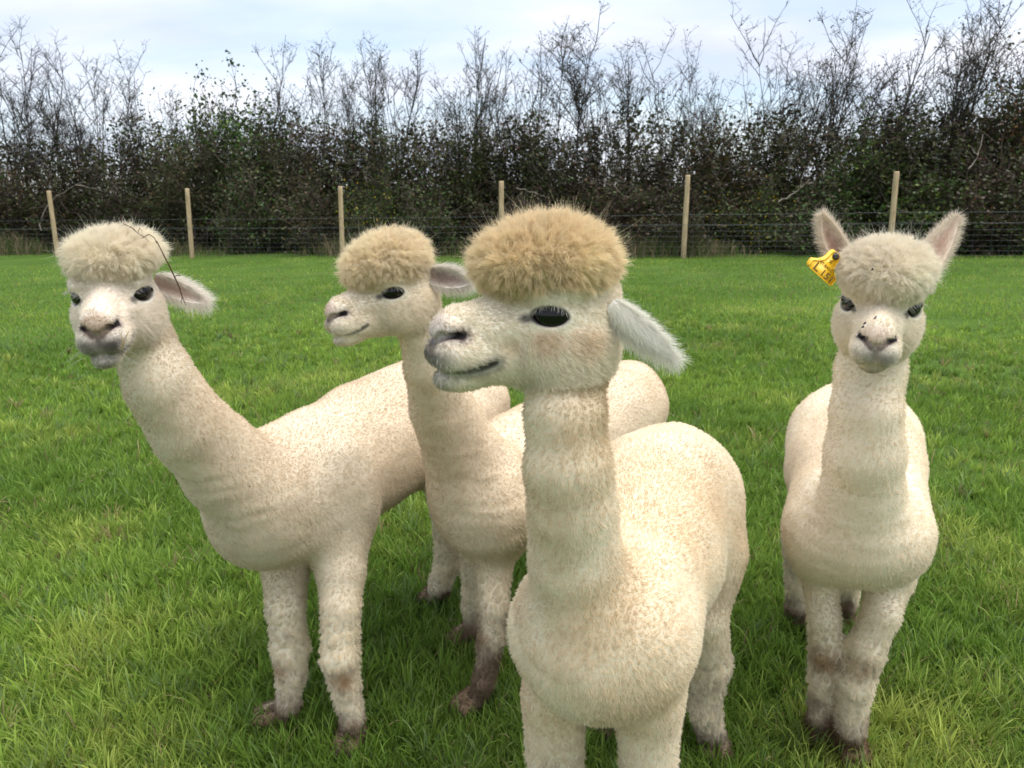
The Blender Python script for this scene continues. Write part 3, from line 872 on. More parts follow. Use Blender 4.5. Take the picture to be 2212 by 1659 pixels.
TORSO, NECK, LEG, FOOT, FACE, TOP, LIPS, CHEST = 1, 2, 3, 4, 5, 6, 7, 8
def head_prims(f, O, A, s, top_h=1.0, top_w=1.0, tdx=0.0, tdz=0.0, tf=1.0, tdy=0.0, puff=1.0, chin=1.0):
    """O origin between the eyes, A rows = forward, left, up"""
    def g(x, y, z): return O + s * (A[0] * x + A[1] * y + A[2] * z)
    def el(c, r, k, lab, op=1, tilt=0.0, yaw=0.0):
        fr = A
        if tilt or yaw:
            ct, st_ = math.cos(tilt), math.sin(tilt); fr = np.array([A[0] * ct + A[2] * st_, A[1], A[2] * ct - A[0] * st_])
            cy, sy = math.cos(yaw), math.sin(yaw); fr = np.array([fr[0] * cy + fr[1] * sy, fr[1] * cy - fr[0] * sy, fr[2]])
        f.ell(g(*c), np.array(r) * s, k * s, lab, fr, op)
    el((-0.030, 0, 0.015), (0.085, 0.064, 0.060), 0.03, FACE)
    f.cone(g(0.0, 0, -0.012), g(0.125, 0, -0.022), 0.051 * s, 0.0315 * s, 0.03 * s, FACE, (A[1], 0.82))
    f.cone(g(-0.03, 0, -0.058), g(0.105, 0, -0.072), 0.052 * s, 0.028 * s, 0.03 * s, FACE)
    el((-0.050, 0, -0.050), (0.056, 0.062, 0.064), 0.03, FACE)                          # back of the jaw
    el((0.140, 0, -0.020), (0.028, 0.0265, 0.018), 0.018, LIPS, 1, -0.35)                 # nose pad
    for y in (-1, 1):
        el((0.139, y * 0.0150, -0.055), (0.031, 0.0215, 0.0245), 0.013, LIPS)             # upper lip lobes
        el((0.105, y * 0.022, -0.054), (0.045, 0.020, 0.025), 0.02, FACE)
        el((-0.020, y * 0.043, -0.048), (0.066 * puff, 0.033 * puff, 0.054), 0.03, FACE)   # cheek
        el((0.052, y * 0.026, -0.020), (0.05, 0.016, 0.016), 0.02, FACE)                 # cheekbone
        el((0.004, y * 0.050, 0.0265), (0.035, 0.021, 0.0125), 0.012, FACE, 1, -0.12)      # brow
        el((0.012, y * 0.0470, -0.001), (0.0320, 0.0258, 0.0240), 0.012, FACE, 1, 0.0, -y * 0.50)              # eyelids round the ball
    el((0.127 - 0.03 * (1 - chin), 0, -0.091 + 0.03 * (1 - chin)), (0.037 * chin, 0.024 * chin, 0.016 * chin), 0.012, LIPS)                            # lower lip and chin
    # topknot
    el((-0.012 + tdx, tdy, 0.060 + tdz), (0.086 * top_w, 0.078 * top_w, 0.060 * top_h), 0.02, TOP)
    el((0.048 * tf + tdx, tdy, 0.054 + tdz), (0.048 * top_w, 0.054 * top_w, 0.036 * top_h), 0.03, TOP)
    # openings
    for y in (-1, 1):
        ct, st_, cy, sy = math.cos(0.10), math.sin(0.10), math.cos(-y * 0.5), math.sin(-y * 0.5)
        fr = np.array([A[0] * ct + A[2] * st_, A[1], A[2] * ct - A[0] * st_]); fr = np.array([fr[0] * cy + fr[1] * sy, fr[1] * cy - fr[0] * sy, fr[2]])
        f.lens(g(0.0265, y * 0.0690, -0.001), np.array([0.0365, 0.032, 0.0345]) * s, fr[2] * 0.0198 * s, 0.003 * s, FACE, fr)
        f.cone(g(0.167, y * 0.0065, -0.037), g(0.157, y * 0.0165, -0.028), 0.0040 * s, 0.0062 * s, 0.004 * s, LIPS, None, -1)
        f.cone(g(0.157, y * 0.0165, -0.028), g(0.134, y * 0.0300, -0.026), 0.0062 * s, 0.0026 * s, 0.004 * s, LIPS, None, -1)
        m1, m2, m3, m4 = g(0.170, 0, -0.0765), g(0.150, y * 0.031, -0.0815), g(0.118, y * 0.037, -0.0745), g(0.090, y * 0.043, -0.0645)
        f.cone(m1, m2, 0.0042 * s, 0.0042 * s, 0.004 * s, LIPS, None, -1)
        f.cone(m2, m3, 0.0042 * s, 0.0036 * s, 0.004 * s, LIPS, None, -1)
        f.cone(m3, m4, 0.0036 * s, 0.0018 * s, 0.004 * s, LIPS, None, -1)
    f.cone(g(0.164, 0, -0.034), g(0.168, 0, -0.070), 0.0034 * s, 0.0034 * s, 0.006 * s, LIPS, None, -1)
    return g
def seg_dist(p, a, b):
    ab = b - a; t = np.clip(((p - a) @ ab) / (ab @ ab), 0, 1)
    return np.linalg.norm(p - a - t[:, None] * ab, axis=1)

def hair_mat(name, rough=0.75, trans=0.28):
    m, t, p, o = mat(name)
    a = N(t, 'ShaderNodeAttribute', attribute_name='col')
    t.links.new(a.outputs['Color'], p.inputs['Base Color'])
    p.inputs['Roughness'].default_value = rough; p.inputs['Specular IOR Level'].default_value = 0.15
    tr_ = N(t, 'ShaderNodeBsdfTranslucent'); mx = N(t, 'ShaderNodeMixShader'); mx.inputs[0].default_value = trans
    t.links.new(a.outputs['Color'], tr_.inputs['Color'])
    t.links.new(p.outputs[0], mx.inputs[1]); t.links.new(tr_.outputs[0], mx.inputs[2]); t.links.new(mx.outputs[0], o.inputs[0])
    return m
M_fleece = hair_mat('fleece_strand', 0.75, 0.36)
m, t, p, o = mat('fleece_skin')
a = N(t, 'ShaderNodeAttribute', attribute_name='col')
t.links.new(a.outputs['Color'], p.inputs['Base Color'])
p.inputs['Roughness'].default_value = 0.9; p.inputs['Specular IOR Level'].default_value = 0.12
c_ = N(t, 'ShaderNodeTexCoord'); x1 = N(t, 'ShaderNodeTexNoise'); x1.inputs['Scale'].default_value = 160; x1.inputs['Detail'].default_value = 4
t.links.new(c_.outputs['Object'], x1.inputs['Vector'])
b = N(t, 'ShaderNodeBump'); b.inputs['Strength'].default_value = 0.2; b.inputs['Distance'].default_value = 0.003
t.links.new(x1.outputs['Fac'], b.inputs['Height']); t.links.new(b.outputs[0], p.inputs['Normal'])
M_skin = m
M_eye = simple('eye', (0.006, 0.005, 0.005), 0.13, 0.35)
M_hoof = simple('toenail', (0.05, 0.035, 0.025), 0.6, 0.3)

def strands(name, pts, rad, col, parent):
    """pts (n,k,3) hair strands as one curves object"""
    n, k = pts.shape[:2]
    hc = bpy.data.hair_curves.new(name)
    hc.add_curves([k] * n)
    hc.attributes['position'].data.foreach_set('vector', pts.astype(np.float32).ravel())
    ra = hc.attributes.get('radius') or hc.attributes.new('radius', 'FLOAT', 'POINT')
    prof = np.linspace(1, 0.25, k)
    ra.data.foreach_set('value', (np.asarray(rad)[:, None] * prof).astype(np.float32).ravel())
    ca = hc.attributes.new('col', 'FLOAT_COLOR', 'CURVE')
    c4 = np.ones((n, 4), np.float32); c4[:, :3] = col
    ca.data.foreach_set('color', c4.ravel())
    return link(name, hc, M_fleece, parent)
def scatter(V, Q, dens, r_):
    """random points on the quads, dens = strands per m2 at each vertex -> positions, vertex weights"""
    T = np.concatenate([Q[:, [0, 1, 2]], Q[:, [0, 2, 3]]])
    a, b, c = V[T[:, 0]], V[T[:, 1]], V[T[:, 2]]
    ar = 0.5 * np.linalg.norm(np.cross(b - a, c - a), axis=1)
    w = ar * dens[T].mean(1)
    n = r_.poisson(w)
    ti = np.repeat(np.arange(len(T)), n)
    u, v = r_.random(len(ti)), r_.random(len(ti)); fl = u + v > 1; u[fl] = 1 - u[fl]; v[fl] = 1 - v[fl]
    bw = np.column_stack([1 - u - v, u, v])
    return T[ti], bw
def lerp_at(arr, T, bw):
    x = arr[T]
    return (x * (bw[..., None] if x.ndim == 3 else bw)).sum(1)
def clumps(pos, size, seed):
    """cellular clumping: offset to the nearest lock centre and a random triple per lock"""
    q = pos / size; ci = np.floor(q).astype(np.int64)
    best = np.full(len(pos), 1e9); off = np.zeros_like(pos); bid = np.zeros(len(pos), np.int64)
    def hsh(c, k):
        x = (c[:, 0] * 73856093) ^ (c[:, 1] * 19349663) ^ (c[:, 2] * 83492791) ^ (seed * 7919 + k * 104729)
        x = (x ^ (x >> 13)) * 1274126177 & 0x7fffffff
        x = (x ^ (x >> 16)) * 668265263 & 0x7fffffff
        return (x ^ (x >> 11)) & 0xffffff
    for i in (-1, 0, 1):
        for j in (-1, 0, 1):
            for k in (-1, 0, 1):
                c = ci + [i, j, k]
                ctr = c + np.stack([hsh(c, 1), hsh(c, 2), hsh(c, 3)], 1) / 16777216.0
                d_ = ((ctr - q) ** 2).sum(1); m_ = d_ < best
                best[m_] = d_[m_]; off[m_] = (ctr - q)[m_] * size
                bid[m_] = (c[m_, 0] * 73856093) ^ (c[m_, 1] * 19349663) ^ (c[m_, 2] * 83492791)
    b3 = np.stack([bid, bid >> 7, bid >> 3], 1)
    return off, np.sqrt(best), np.stack([hsh(b3, 11 + k) for k in range(6)], 1) / 16777216.0
def ear_mesh(base, tip, face_dir, width, r_, curl=0.35):
    """a leaf-shaped cupped ear; face_dir is where the hollow looks"""
    ax = tip - base; L = np.linalg.norm(ax); ax = ax / L
    nrm = unit(face_dir - (face_dir @ ax) * ax); sd_ = np.cross(ax, nrm)
    nu, nv = 15, 11
    u = np.linspace(0, 1, nu); v = np.linspace(-1, 1, nv)
    wd_ = width / 2 * np.interp(u, [0, .15, .35, .6, .8, .93, 1], [.72, .92, 1, .86, .58, .28, .03])
    U, Vv = np.meshgrid(u, v, indexing='ij'); WD = wd_[:, None] * np.ones_like(Vv)
    th = Vv * 1.15
    pts = base + U[..., None] * L * ax + (np.sin(th) / 1.15 * WD)[..., None] * sd_ + (-np.cos(th) * WD * 0.75 + 0.6 * width * 0.5 * curl * U ** 2)[..., None] * nrm
    front = pts.reshape(-1, 3)
    back = (pts - nrm * 0.004 * (1 - 0.6 * U[..., None])).reshape(-1, 3)
    i = np.arange(nu - 1)[:, None] * nv + np.arange(nv - 1)[None]
    q = np.stack([i, i + 1, i + nv + 1, i + nv], -1).reshape(-1, 4)
    nF = nu * nv
    Q = [q, q[:, ::-1] + nF]
    rim = np.concatenate([np.arange(nu) * nv, (nu - 1) * nv + np.arange(1, nv), np.arange(nu - 2, -1, -1) * nv + nv - 1])
    Q.append(np.stack([rim[:-1], rim[:-1] + nF, rim[1:] + nF, rim[1:]], 1))
    # which way is out: make the front face look along nrm
    Vt = np.concatenate([front, back]); Qa = np.concatenate(Q)
    fn = np.cross(Vt[q[0, 1]] - Vt[q[0, 0]], Vt[q[0, 3]] - Vt[q[0, 0]])
    if fn @ nrm < 0: Qa = Qa[:, ::-1]
    return Vt, Qa, nF, (ax, sd_, nrm, L, U.ravel(), Vv.ravel())

def alpaca(name_seed, label, spec):
    r_ = np.random.default_rng(name_seed)
    f = Field()
    lat = spec['lat']                                     # towards the animal's left, level
    tp, trd, tq = spec['torso']
    f.chain(tp, trd, 0.10, TORSO, (lat, tq))
    for c, rad in spec.get('muscle', []):
        fr = np.array([np.cross(lat, [0, 0, 1.0]), lat, [0, 0, 1.0]])
        f.ell(c, rad, 0.08, TORSO, fr)
    npnt, nrad, nq = spec['neck']
    hl = spec['hlat']
    f.chain(npnt, nrad, 0.05, NECK, (hl, nq))
    for c, rad in spec.get('chest', []):
        f.ell(c, rad, 0.10, CHEST, np.array([np.cross(lat, [0, 0, 1.0]), lat, [0, 0, 1.0]]))
    feet = []
    for leg in spec['legs']:
        pts = [np.array(q, float) for q in leg['p']]
        f.chain(pts, leg['r'], 0.042, LEG)
        ft = pts[-1]; td = unit(leg.get('toe', spec['facing']))
        sdv = np.array([-td[1], td[0], 0])
        for s_ in (-1, 1):
            f.cone(ft + sdv * s_ * 0.015 + [0, 0, 0.026], ft + sdv * s_ * 0.019 + td * 0.055 + [0, 0, 0.020], 0.024, 0.019, 0.012, FOOT)
        feet.append((ft, td, sdv))
    O, A, s = spec['O'], spec['A'], spec['s']
    g = head_prims(f, O, A, s, *spec.get('top', (1.0, 1.0)), puff=spec.get('puff', 1.0), chin=spec.get('chin', 1.0))
    allb = [f.bound(pr) for pr in f.pr]
    lo = np.min([c - r0 for c, r0 in allb], 0) - 0.03; hi = np.max([c + r0 for c, r0 in allb], 0) + 0.03
    lo[2] = max(lo[2], -0.02)
    V1, Q1 = surface(f, lo, hi, 0.0085)
    hc_ = g(0.02, 0, 0.0)
    V2, Q2 = surface(f, hc_ - 0.185 * s, hc_ + 0.185 * s, 0.0025 * s)
    def inbox(V, m_):
        q = (V - O) @ A.T / s
        return (q[:, 0] > -0.125 + m_) & (q[:, 0] < 0.21 - m_) & (np.abs(q[:, 1]) < 0.125 - m_) & (q[:, 2] > -0.112 + m_) & (q[:, 2] < 0.135 - m_)
    i1 = inbox(V1, 0.010)[Q1].all(1); V1, Q1 = compact(V1, Q1[~i1])
    i2 = inbox(V2, 0.0)[Q2].all(1); V2, Q2 = compact(V2, Q2[i2])
    V = np.concatenate([V1, V2]); Q = np.concatenate([Q1, Q2 + len(V1)])
    lab, tin = f.label(V)
    tkw = np.clip(0.5 + tin / 0.016, 0, 1); tkw = tkw * tkw * (3 - 2 * tkw)
    Ef = np.cross(V[Q[:, 2]] - V[Q[:, 0]], V[Q[:, 3]] - V[Q[:, 1]]); Nn = np.zeros_like(V)
    for c4 in range(4): np.add.at(Nn, Q[:, c4], Ef)
    Nn = unit(Nn)
    # loose skin and muscle: gentle unevenness, folds low on the neck
    bw_ = np.where((lab == TORSO) | (lab == CHEST) | (lab == NECK), 1.0, np.where((lab == LEG), 0.7, 0.0))
    fold = np.where(lab == NECK, 1.0, np.where(lab == CHEST, 1.0, 0.35)) * np.clip((1.02 - V[:, 2]) / 0.3, 0, 1)
    V = V + Nn * (bw_ * ((fnoise(V + name_seed, 9.0, 2) - 0.5) * 0.016 + fold * (vnoise((V + name_seed) * [0.55, 0.55, 2.6], 26.0) - 0.5) * 0.0065 * spec.get('fold', 0.7)))[:, None]
    ql = (V - O) @ A.T / s                                  # head coordinates
    head = inbox(V, 0.0) & (lab != NECK) & (lab != TORSO)
    # ---- colour of the wool: cream, dusty patches, white face, dark lips, mud at the feet
    base = np.array(spec['wool']); dust = np.array(spec['dust']); face = np.array(spec['face']); topc = np.array(spec['topc'])
    col = np.tile(base, (len(V), 1))
    n1 = fnoise(V + name_seed, 5.0, 3)[:, None]
    col = col + (dust - col) * np.clip((n1 - 0.38) * 2.8, 0, 1) * spec.get('dusty', 0.8)
    col[head] = face + (base - face) * np.clip((n1[head] - 0.45) * 2.5, 0, 1)
    tk = lab == TOP
    n3 = fnoise(V + 5.5 + name_seed, 16.0, 2)[:, None]
    col = col + (topc * np.minimum(0.76 + 0.14 * n3 + 0.22 * fnoise(V + 77 + name_seed, 9.0, 2)[:, None], 1.0) - col) * (tkw * (head | tk))[:, None]
    nkc = np.array(spec.get('neckc', dust)); nkw = np.clip((fnoise(V + 31 + name_seed, 7.0, 3)[:, None] - 0.30) * 2.2, 0, 1) * (lab == NECK)[:, None] * spec.get('neckdust', 0.5)
    col = col + (nkc - col) * nkw
    # legs: paler wool, brown stains at the knees, mud on the feet
    lg = (lab == LEG) | (lab == FOOT)
    lgw = np.clip((0.50 - V[:, 2]) / 0.15, 0, 1) * lg; lgw = (lgw * lgw * (3 - 2 * lgw))
    lw = np.array(spec.get('legc', (0.83, 0.73, 0.56)))
    col = col + (lw * (0.85 + 0.3 * n3) - col) * lgw[:, None]
    mudc = np.array([0.20, 0.125, 0.078])
    for q_, rad, amt in spec.get('stains', []):
        dd = np.linalg.norm(V - q_, axis=1)[:, None] / rad
        w = np.clip(1.25 - dd + (n3 - 0.5) * 1.1, 0, 1) * amt
        col = col + (np.array([0.37, 0.24, 0.13]) - col) * w
    for (ft, td, sdv), mh in zip(feet, spec['mud']):
        dxy = np.linalg.norm(V[:, :2] - ft[:2] - td[:2] * 0.02, axis=1)
        mh = mh + 0.045
        w = (dxy < 0.16)[:, None] * lg[:, None] * np.clip((mh - V[:, 2:3]) / (mh * 0.5) + (n3 - 0.5) * 1.6, 0, 1)
        col = col + (mudc - col) * w * 0.92
    # face details
    hs = head & ~tk
    lipd = np.array(spec.get('lipc', (0.14, 0.125, 0.115)))
    eyes = [g(0.006, y * 0.066, 0) for y in (-1, 1)]
    de = np.minimum(*[np.linalg.norm((ql - [0.0235, y * 0.0645, -0.0005]) / [1.28, 1.28, 0.68], axis=1) for y in (-1, 1)])
    w = np.clip((0.0240 - de) / 0.0045, 0, 1)[:, None] * hs[:, None]
    col = col + (np.array([0.055, 0.045, 0.042]) - col) * w
    dco = np.minimum(*[np.linalg.norm((ql - [0.0480, y * 0.0445, -0.0050]) / [1.5, 1, 0.8], axis=1) for y in (-1, 1)])
    w = np.clip((0.0105 - dco) / 0.006, 0, 1)[:, None] * hs[:, None] * 0.8
    col = col + (np.array([0.07, 0.055, 0.05]) - col) * w
    dm = np.full(len(V), 9.0); dn = np.full(len(V), 9.0)
    for y in (-1, 1):
        dm = np.minimum(dm, np.minimum(np.minimum(seg_dist(ql, np.array([0.170, 0, -0.0765]), np.array([0.150, y * 0.031, -0.0815])), seg_dist(ql, np.array([0.150, y * 0.031, -0.0815]), np.array([0.118, y * 0.037, -0.0745]))),
                                     seg_dist(ql, np.array([0.118, y * 0.037, -0.0745]), np.array([0.090, y * 0.043, -0.0645]))))
        dn = np.minimum(dn, np.minimum(seg_dist(ql, np.array([0.167, y * 0.0065, -0.037]), np.array([0.157, y * 0.0165, -0.028])), seg_dist(ql, np.array([0.157, y * 0.0165, -0.028]), np.array([0.134, y * 0.0300, -0.026]))))
    dc = seg_dist(ql, np.array([0.165, 0, -0.032]), np.array([0.169, 0, -0.074]))
    ld = spec.get('lip', 1.0)
    w = np.clip(1 - dm / (0.016 * ld), 0, 1)[:, None] ** 1.2 * hs[:, None]; w2 = np.clip(1 - dc / (0.012 * ld), 0, 1)[:, None] * hs[:, None]
    front = np.clip((ql[:, 0] - 0.135) / 0.035, 0, 1)[:, None] * np.clip((-0.034 - ql[:, 2]) / 0.018, 0, 1)[:, None] * hs[:, None] * 0.85 * ld
    col = col + (lipd - col) * np.clip(np.maximum(np.maximum(w * 1.1, w2), front * (0.5 + n3)), 0, 1)
    w = np.clip((0.018 - dn) / 0.014, 0, 1)[:, None] * hs[:, None] * spec.get('nost', 0.6)
    col = col + (np.array([0.34, 0.27, 0.235]) - col) * w
    w = np.clip((0.0098 - dn) / 0.004, 0, 1)[:, None] * hs[:, None]
    col = col + (np.array([0.10, 0.065, 0.055]) - col) * w
    ins = (np.clip((0.0068 - dn) / 0.0018, 0, 1)[:, None] + np.clip((0.0072 - dm) / 0.005, 0, 1)[:, None] * spec.get('mouth', 1.0)) * hs[:, None]
    col = col + (np.array([0.025, 0.02, 0.02]) - col) * np.clip(ins, 0, 1)
    nosep = np.clip(1 - np.linalg.norm((ql - [0.160, 0, -0.018]) / [1, 1.2, 1], axis=1) / 0.028, 0, 1)[:, None] * hs[:, None]
    col = col + (np.array(spec.get('nosec', (0.55, 0.45, 0.37))) - col) * np.clip(nosep * 1.6, 0, 0.85)
    for lc_, rad, cc_, amt in spec.get('facestain', []):
        w = np.clip(1.3 - np.linalg.norm(ql - lc_, axis=1)[:, None] / rad + (n3 - 0.5) * 1.4, 0, 1) * amt * hs[:, None]
        col = col + (np.array(cc_) - col) * w
    col = np.clip(col, 0.005, 0.9)
    fc = V[Q].mean(1)
    root = empty('alpaca', (tp[0][0], tp[0][1], 0))
    tag(root, label, 'alpaca', 'alpacas standing in the pasture')
    root['base'] = 'feet'
    del root['base']
    I = Matrix.Translation(root.location).inverted()
    def ch(o): o.matrix_parent_inverse = I; return o
    body = ch(link('body', mesh_np('body', V, [Q], col, smooth=True), M_skin, root))
    # ---- strands
    # flow of the wool
    fac = -spec['facing'] / np.linalg.norm(spec['facing'])
    flow = np.tile(np.array([*fac[:2], -0.6]), (len(V), 1))
    neckdir = unit(npnt[0] - npnt[-1])
    flow[(lab == NECK)] = neckdir
    flow[lg] = [0, 0, -1]
    flow[hs] = -A[0] - 0.35 * A[2]
    lipz = (lab == LIPS) & head
    flow[lipz] = -A[0] * 0.6 - A[2] * 0.7
    dens = np.full(len(V), 95000.0); ln = np.full(len(V), 0.0056); nw = np.full(len(V), 0.82); rad = np.full(len(V), 0.00036); cl = np.full(len(V), 0.42); curl = np.zeros(len(V))
    nk = lab == NECK
    ch_ = lab == CHEST
    ln[nk] = 0.0056; ln[ch_] = 0.0075; nw[ch_] = 0.7
    dens[lg] = 115000; ln = ln + 0.0038 * lgw; nw = nw - 0.12 * lgw; curl = curl + 0.8 * lgw; cl = cl + 0.1 * lgw
    ln[lab == FOOT] = 0.008
    dens[hs] = 300000; ln[hs] = 0.0065; nw[hs] = 0.42; rad[hs] = 0.00026; cl[hs] = 0.45
    jaw = hs & (ql[:, 0] < 0.06) & (ql[:, 2] < -0.02)
    ln[jaw] = 0.0095; nw[jaw] = 0.55
    dens[tk] = 420000; ln[head | tk] = (ln + (spec.get('toplen', 0.022) - ln) * tkw)[head | tk]; nw[tk] = 1.0; rad[tk] = 0.00030; cl[tk] = spec.get('topclump', 0.42); curl[tk] = spec.get('topcurl', 0.5)
    lipm = head & (lab == LIPS)
    ln[lipm] = 0.0045; nw[lipm] = 0.35
    # keep skin bare in the eyes, nostrils and mouth
    bare = np.clip((de - 0.0200) / 0.005, 0, 1)
    ln[hs] = ln[hs] * np.clip(0.3 + 0.7 * np.clip((de[hs] - 0.022) / 0.016, 0, 1) + 0.5 * (ql[hs, 2] > 0.010), 0, 1)
    dens[hs] = dens[hs] * bare[hs] * np.clip((dn[hs] - 0.0058) / 0.003, 0, 1) * np.clip((dm[hs] - 0.0055) / 0.003, 0, 1)
    dens[(V[:, 2] < 0.012)] = 0
    q_lv = spec.get('dens', 1.0)
    # wool seen from far off needs fewer strands
    T, bw = scatter(V, Q, dens * q_lv, r_)
    pos = lerp_at(V, T, bw); nn = unit(lerp_at(Nn, T, bw)); fl = lerp_at(flow, T, bw)
    L = lerp_at(ln, T, bw) * (0.65 + 0.6 * r_.random(len(pos))); W_ = lerp_at(nw, T, bw); RD = lerp_at(rad, T, bw); CL = lerp_at(cl, T, bw); CU = lerp_at(curl, T, bw)
    CO = lerp_at(col, T, bw)
    istop = lerp_at(tk.astype(float), T, bw) > 0.5
    ishd = lerp_at(hs.astype(float), T, bw) > 0.5
    isleg = lerp_at(lgw, T, bw) > 0.5
    fl = fl - (fl * nn).sum(1)[:, None] * nn
    jit = r_.normal(0, 1, pos.shape)
    dirn = unit(nn * W_[:, None] + fl * (1.05 - W_[:, None] * 0.72) + jit * 0.13)
    off = np.zeros_like(pos); rnd = np.zeros((len(pos), 6)); f1 = np.zeros(len(pos))
    for sel, size in ((istop, spec.get('toplock', 0.010)), (ishd & ~istop, 0.0055), (isleg, 0.016), (~istop & ~ishd & ~isleg, 0.0100)):
        ix = np.flatnonzero(sel)
        if len(ix) > 4: off[ix], f1[ix], rnd[ix] = clumps(pos[ix], size, name_seed)
    off = off - (off * nn).sum(1)[:, None] * nn
    # each lock leans its own way
    lock = np.where(istop, spec.get('toplean', 0.36), np.where(isleg, 0.6, np.where(ishd, 0.18, 0.15)))[:, None]
    ldj = (rnd[:, :3] - 0.5) * 2
    dirn = unit(dirn + ldj * lock)
    L = L * (0.82 + 0.36 * rnd[:, 3]) * np.clip(1.28 - 0.58 * f1, 0.4, 1.1)
    L = L * np.where(istop, np.clip(0.80 + 0.55 * (nn @ A[2]), 0.38, 1.0), 1.0)
    K = 5
    tt = np.linspace(0, 1, K)
    grav = np.where(istop, 0.12 + 0.15 * np.clip(0.5 - nn @ A[2], 0, 1), 0.06)[:, None] * L[:, None] * np.array([0, 0, -1.0])
    own = pos[:, None] + dirn[:, None] * (L[:, None] * tt)[..., None] + grav[:, None] * (tt ** 2)[None, :, None]
    cw = CL[:, None] * (tt ** 0.9)[None]
    pts = own + off[:, None] * cw[..., None]
    # crimp: locks wave sideways together
    ph = rnd[:, 4] * 6.28
    sx = unit(np.cross(dirn, ldj + 0.01)); sy = np.cross(dirn, sx)
    wv = CU[:, None] * L[:, None] * 0.18 * tt[None]
    pts = pts + sx[:, None] * (wv * np.cos(ph[:, None] + tt[None] * 6.5))[..., None] + sy[:, None] * (wv * np.sin(ph[:, None] + tt[None] * 6.5))[..., None]
    tone = (np.where(isleg, 0.82, 0.92) + np.where(isleg, 0.30, 0.16) * rnd[:, 5])[:, None]
    CO = CO * tone * (0.94 + 0.12 * r_.random((len(pos), 1)))
    CO = np.clip(CO * np.minimum(1.0, 0.92 / CO.max(1, keepdims=True)), 0.004, 0.92)
    top_ix = istop
    pass
    ch(strands('topknot', pts[top_ix], RD[top_ix], CO[top_ix], root))
    ch(strands('fleece', pts[~top_ix], RD[~top_ix] * 1.25, CO[~top_ix], root))
    # ---- flyaway hairs on the topknot and lashes / whiskers
    fly = np.flatnonzero(istop & ((nn @ A[2]) > -0.1))[::7]
    fp = pos[fly]; fd = unit(nn[fly] + r_.normal(0, 0.45, fp.shape)); fL = 0.013 + 0.012 * r_.random(len(fly))
    k6 = np.linspace(0, 1, 6); bend = r_.normal(0, 0.8, fp.shape)
    P1 = fp[:, None] + fd[:, None] * (fL[:, None] * k6)[..., None] + bend[:, None] * (fL[:, None] * k6 ** 2 * 0.6)[..., None]
    wl, wc = [], []
    for y in (-1, 1):
        for _ in range(34):                                # lashes
            a = r_.uniform(-1, 1)
            st = g(0.0225 + 0.019 * a, y * (0.0665 - 0.014 * a - 0.005 * a * a), 0.0150 - 0.011 * a * a)
            dd = unit(A[1] * y * 0.8 + A[0] * (0.3 * a + 0.5) - A[2] * (0.10 + 0.45 * r_.random())); l_ = 0.008 + 0.008 * r_.random()
            wl.append(st + dd * (l_ * k6)[:, None] + A[2] * (l_ * -0.15 * k6 ** 2)[:, None]); wc.append((0.75, 0.70, 0.62))
        for _ in range(9):                                 # whiskers on the lips
            st = g(0.150 + 0.02 * r_.random(), y * (0.022 + 0.012 * r_.random()), -0.05 - 0.03 * r_.random())
            dd = unit(A[1] * y + A[0] * r_.uniform(-0.2, 0.9) - A[2] * r_.uniform(0, 0.8)); l_ = 0.018 + 0.02 * r_.random()
            wl.append(st + dd * (l_ * k6)[:, None] - A[2] * (l_ * 0.2 * k6 ** 2)[:, None]); wc.append((0.6, 0.55, 0.5))
    allp = np.concatenate([P1, np.array(wl)]); allc = np.concatenate([np.clip(CO[fly] * 1.1, 0, 0.9), np.array(wc)])
    ch(strands('loose_hairs', allp, np.full(len(allp), 0.00020), allc, root))
    # ---- eyes
    for y in (-1, 1):
        nu, nv = 24, 16
        th = np.linspace(0, math.pi, nv); ph_ = np.arange(nu) / nu * 2 * math.pi
        sp = np.stack([np.outer(np.sin(th), np.cos(ph_)), np.outer(np.sin(th), np.sin(ph_)), np.outer(np.cos(th), np.ones(nu))], -1).reshape(-1, 3)
        cen = g(0.0120, y * 0.0470, -0.0005)
        et = A[0] * math.cos(0.5) - A[1] * y * math.sin(0.5); en_ = np.cross(A[2], et)
        sp = cen + s * (0.0285 * sp[:, :1] * et + 0.0228 * sp[:, 1:2] * en_ + 0.0225 * sp[:, 2:] * A[2])
        i = np.arange(nv - 1)[:, None] * nu + np.arange(nu)[None]; i2_ = np.arange(nv - 1)[:, None] * nu + (np.arange(nu)[None] + 1) % nu
        ch(link('eye', mesh_np('eye', sp, [np.stack([i, i2_, i2_ + nu, i + nu], -1).reshape(-1, 4)], smooth=True), M_eye, root))
    # ---- ears
    for (bl, tip, fdir, wdt) in spec['ears']:
        base_ = g(*bl)
        Vt, Qa, nF, (ax, sd_, nrm, L_, U, Vv) = ear_mesh(base_, tip, np.array(fdir, float), wdt, r_)
        inner = np.array(spec.get('earin', (0.52, 0.36, 0.29))); outer = np.array(spec.get('earc', (0.80, 0.74, 0.66)))
        ec = np.tile(outer, (len(Vt), 1))
        wi = (np.clip(1 - np.abs(Vv) * 1.15, 0, 1) * np.clip(1.25 - U * 1.15, 0, 1))[:, None]
        ec[:nF] = outer + (inner - outer) * np.clip(wi * 1.7, 0, 1)
        ear = ch(link('ear', mesh_np('ear', Vt, [Qa], ec, smooth=True), M_skin, root))
        # hair: short on the back, fringe on the rim, sparse within
        Ef = np.cross(Vt[Qa[:, 1]] - Vt[Qa[:, 0]], Vt[Qa[:, 3]] - Vt[Qa[:, 0]]); vn = np.zeros_like(Vt)
        for c4 in range(4): np.add.at(vn, Qa[:, c4], Ef)
        vn = unit(vn)
        rimw = np.concatenate([np.abs(Vv), np.abs(Vv)]) ** 4 + np.concatenate([U, U]) ** 8
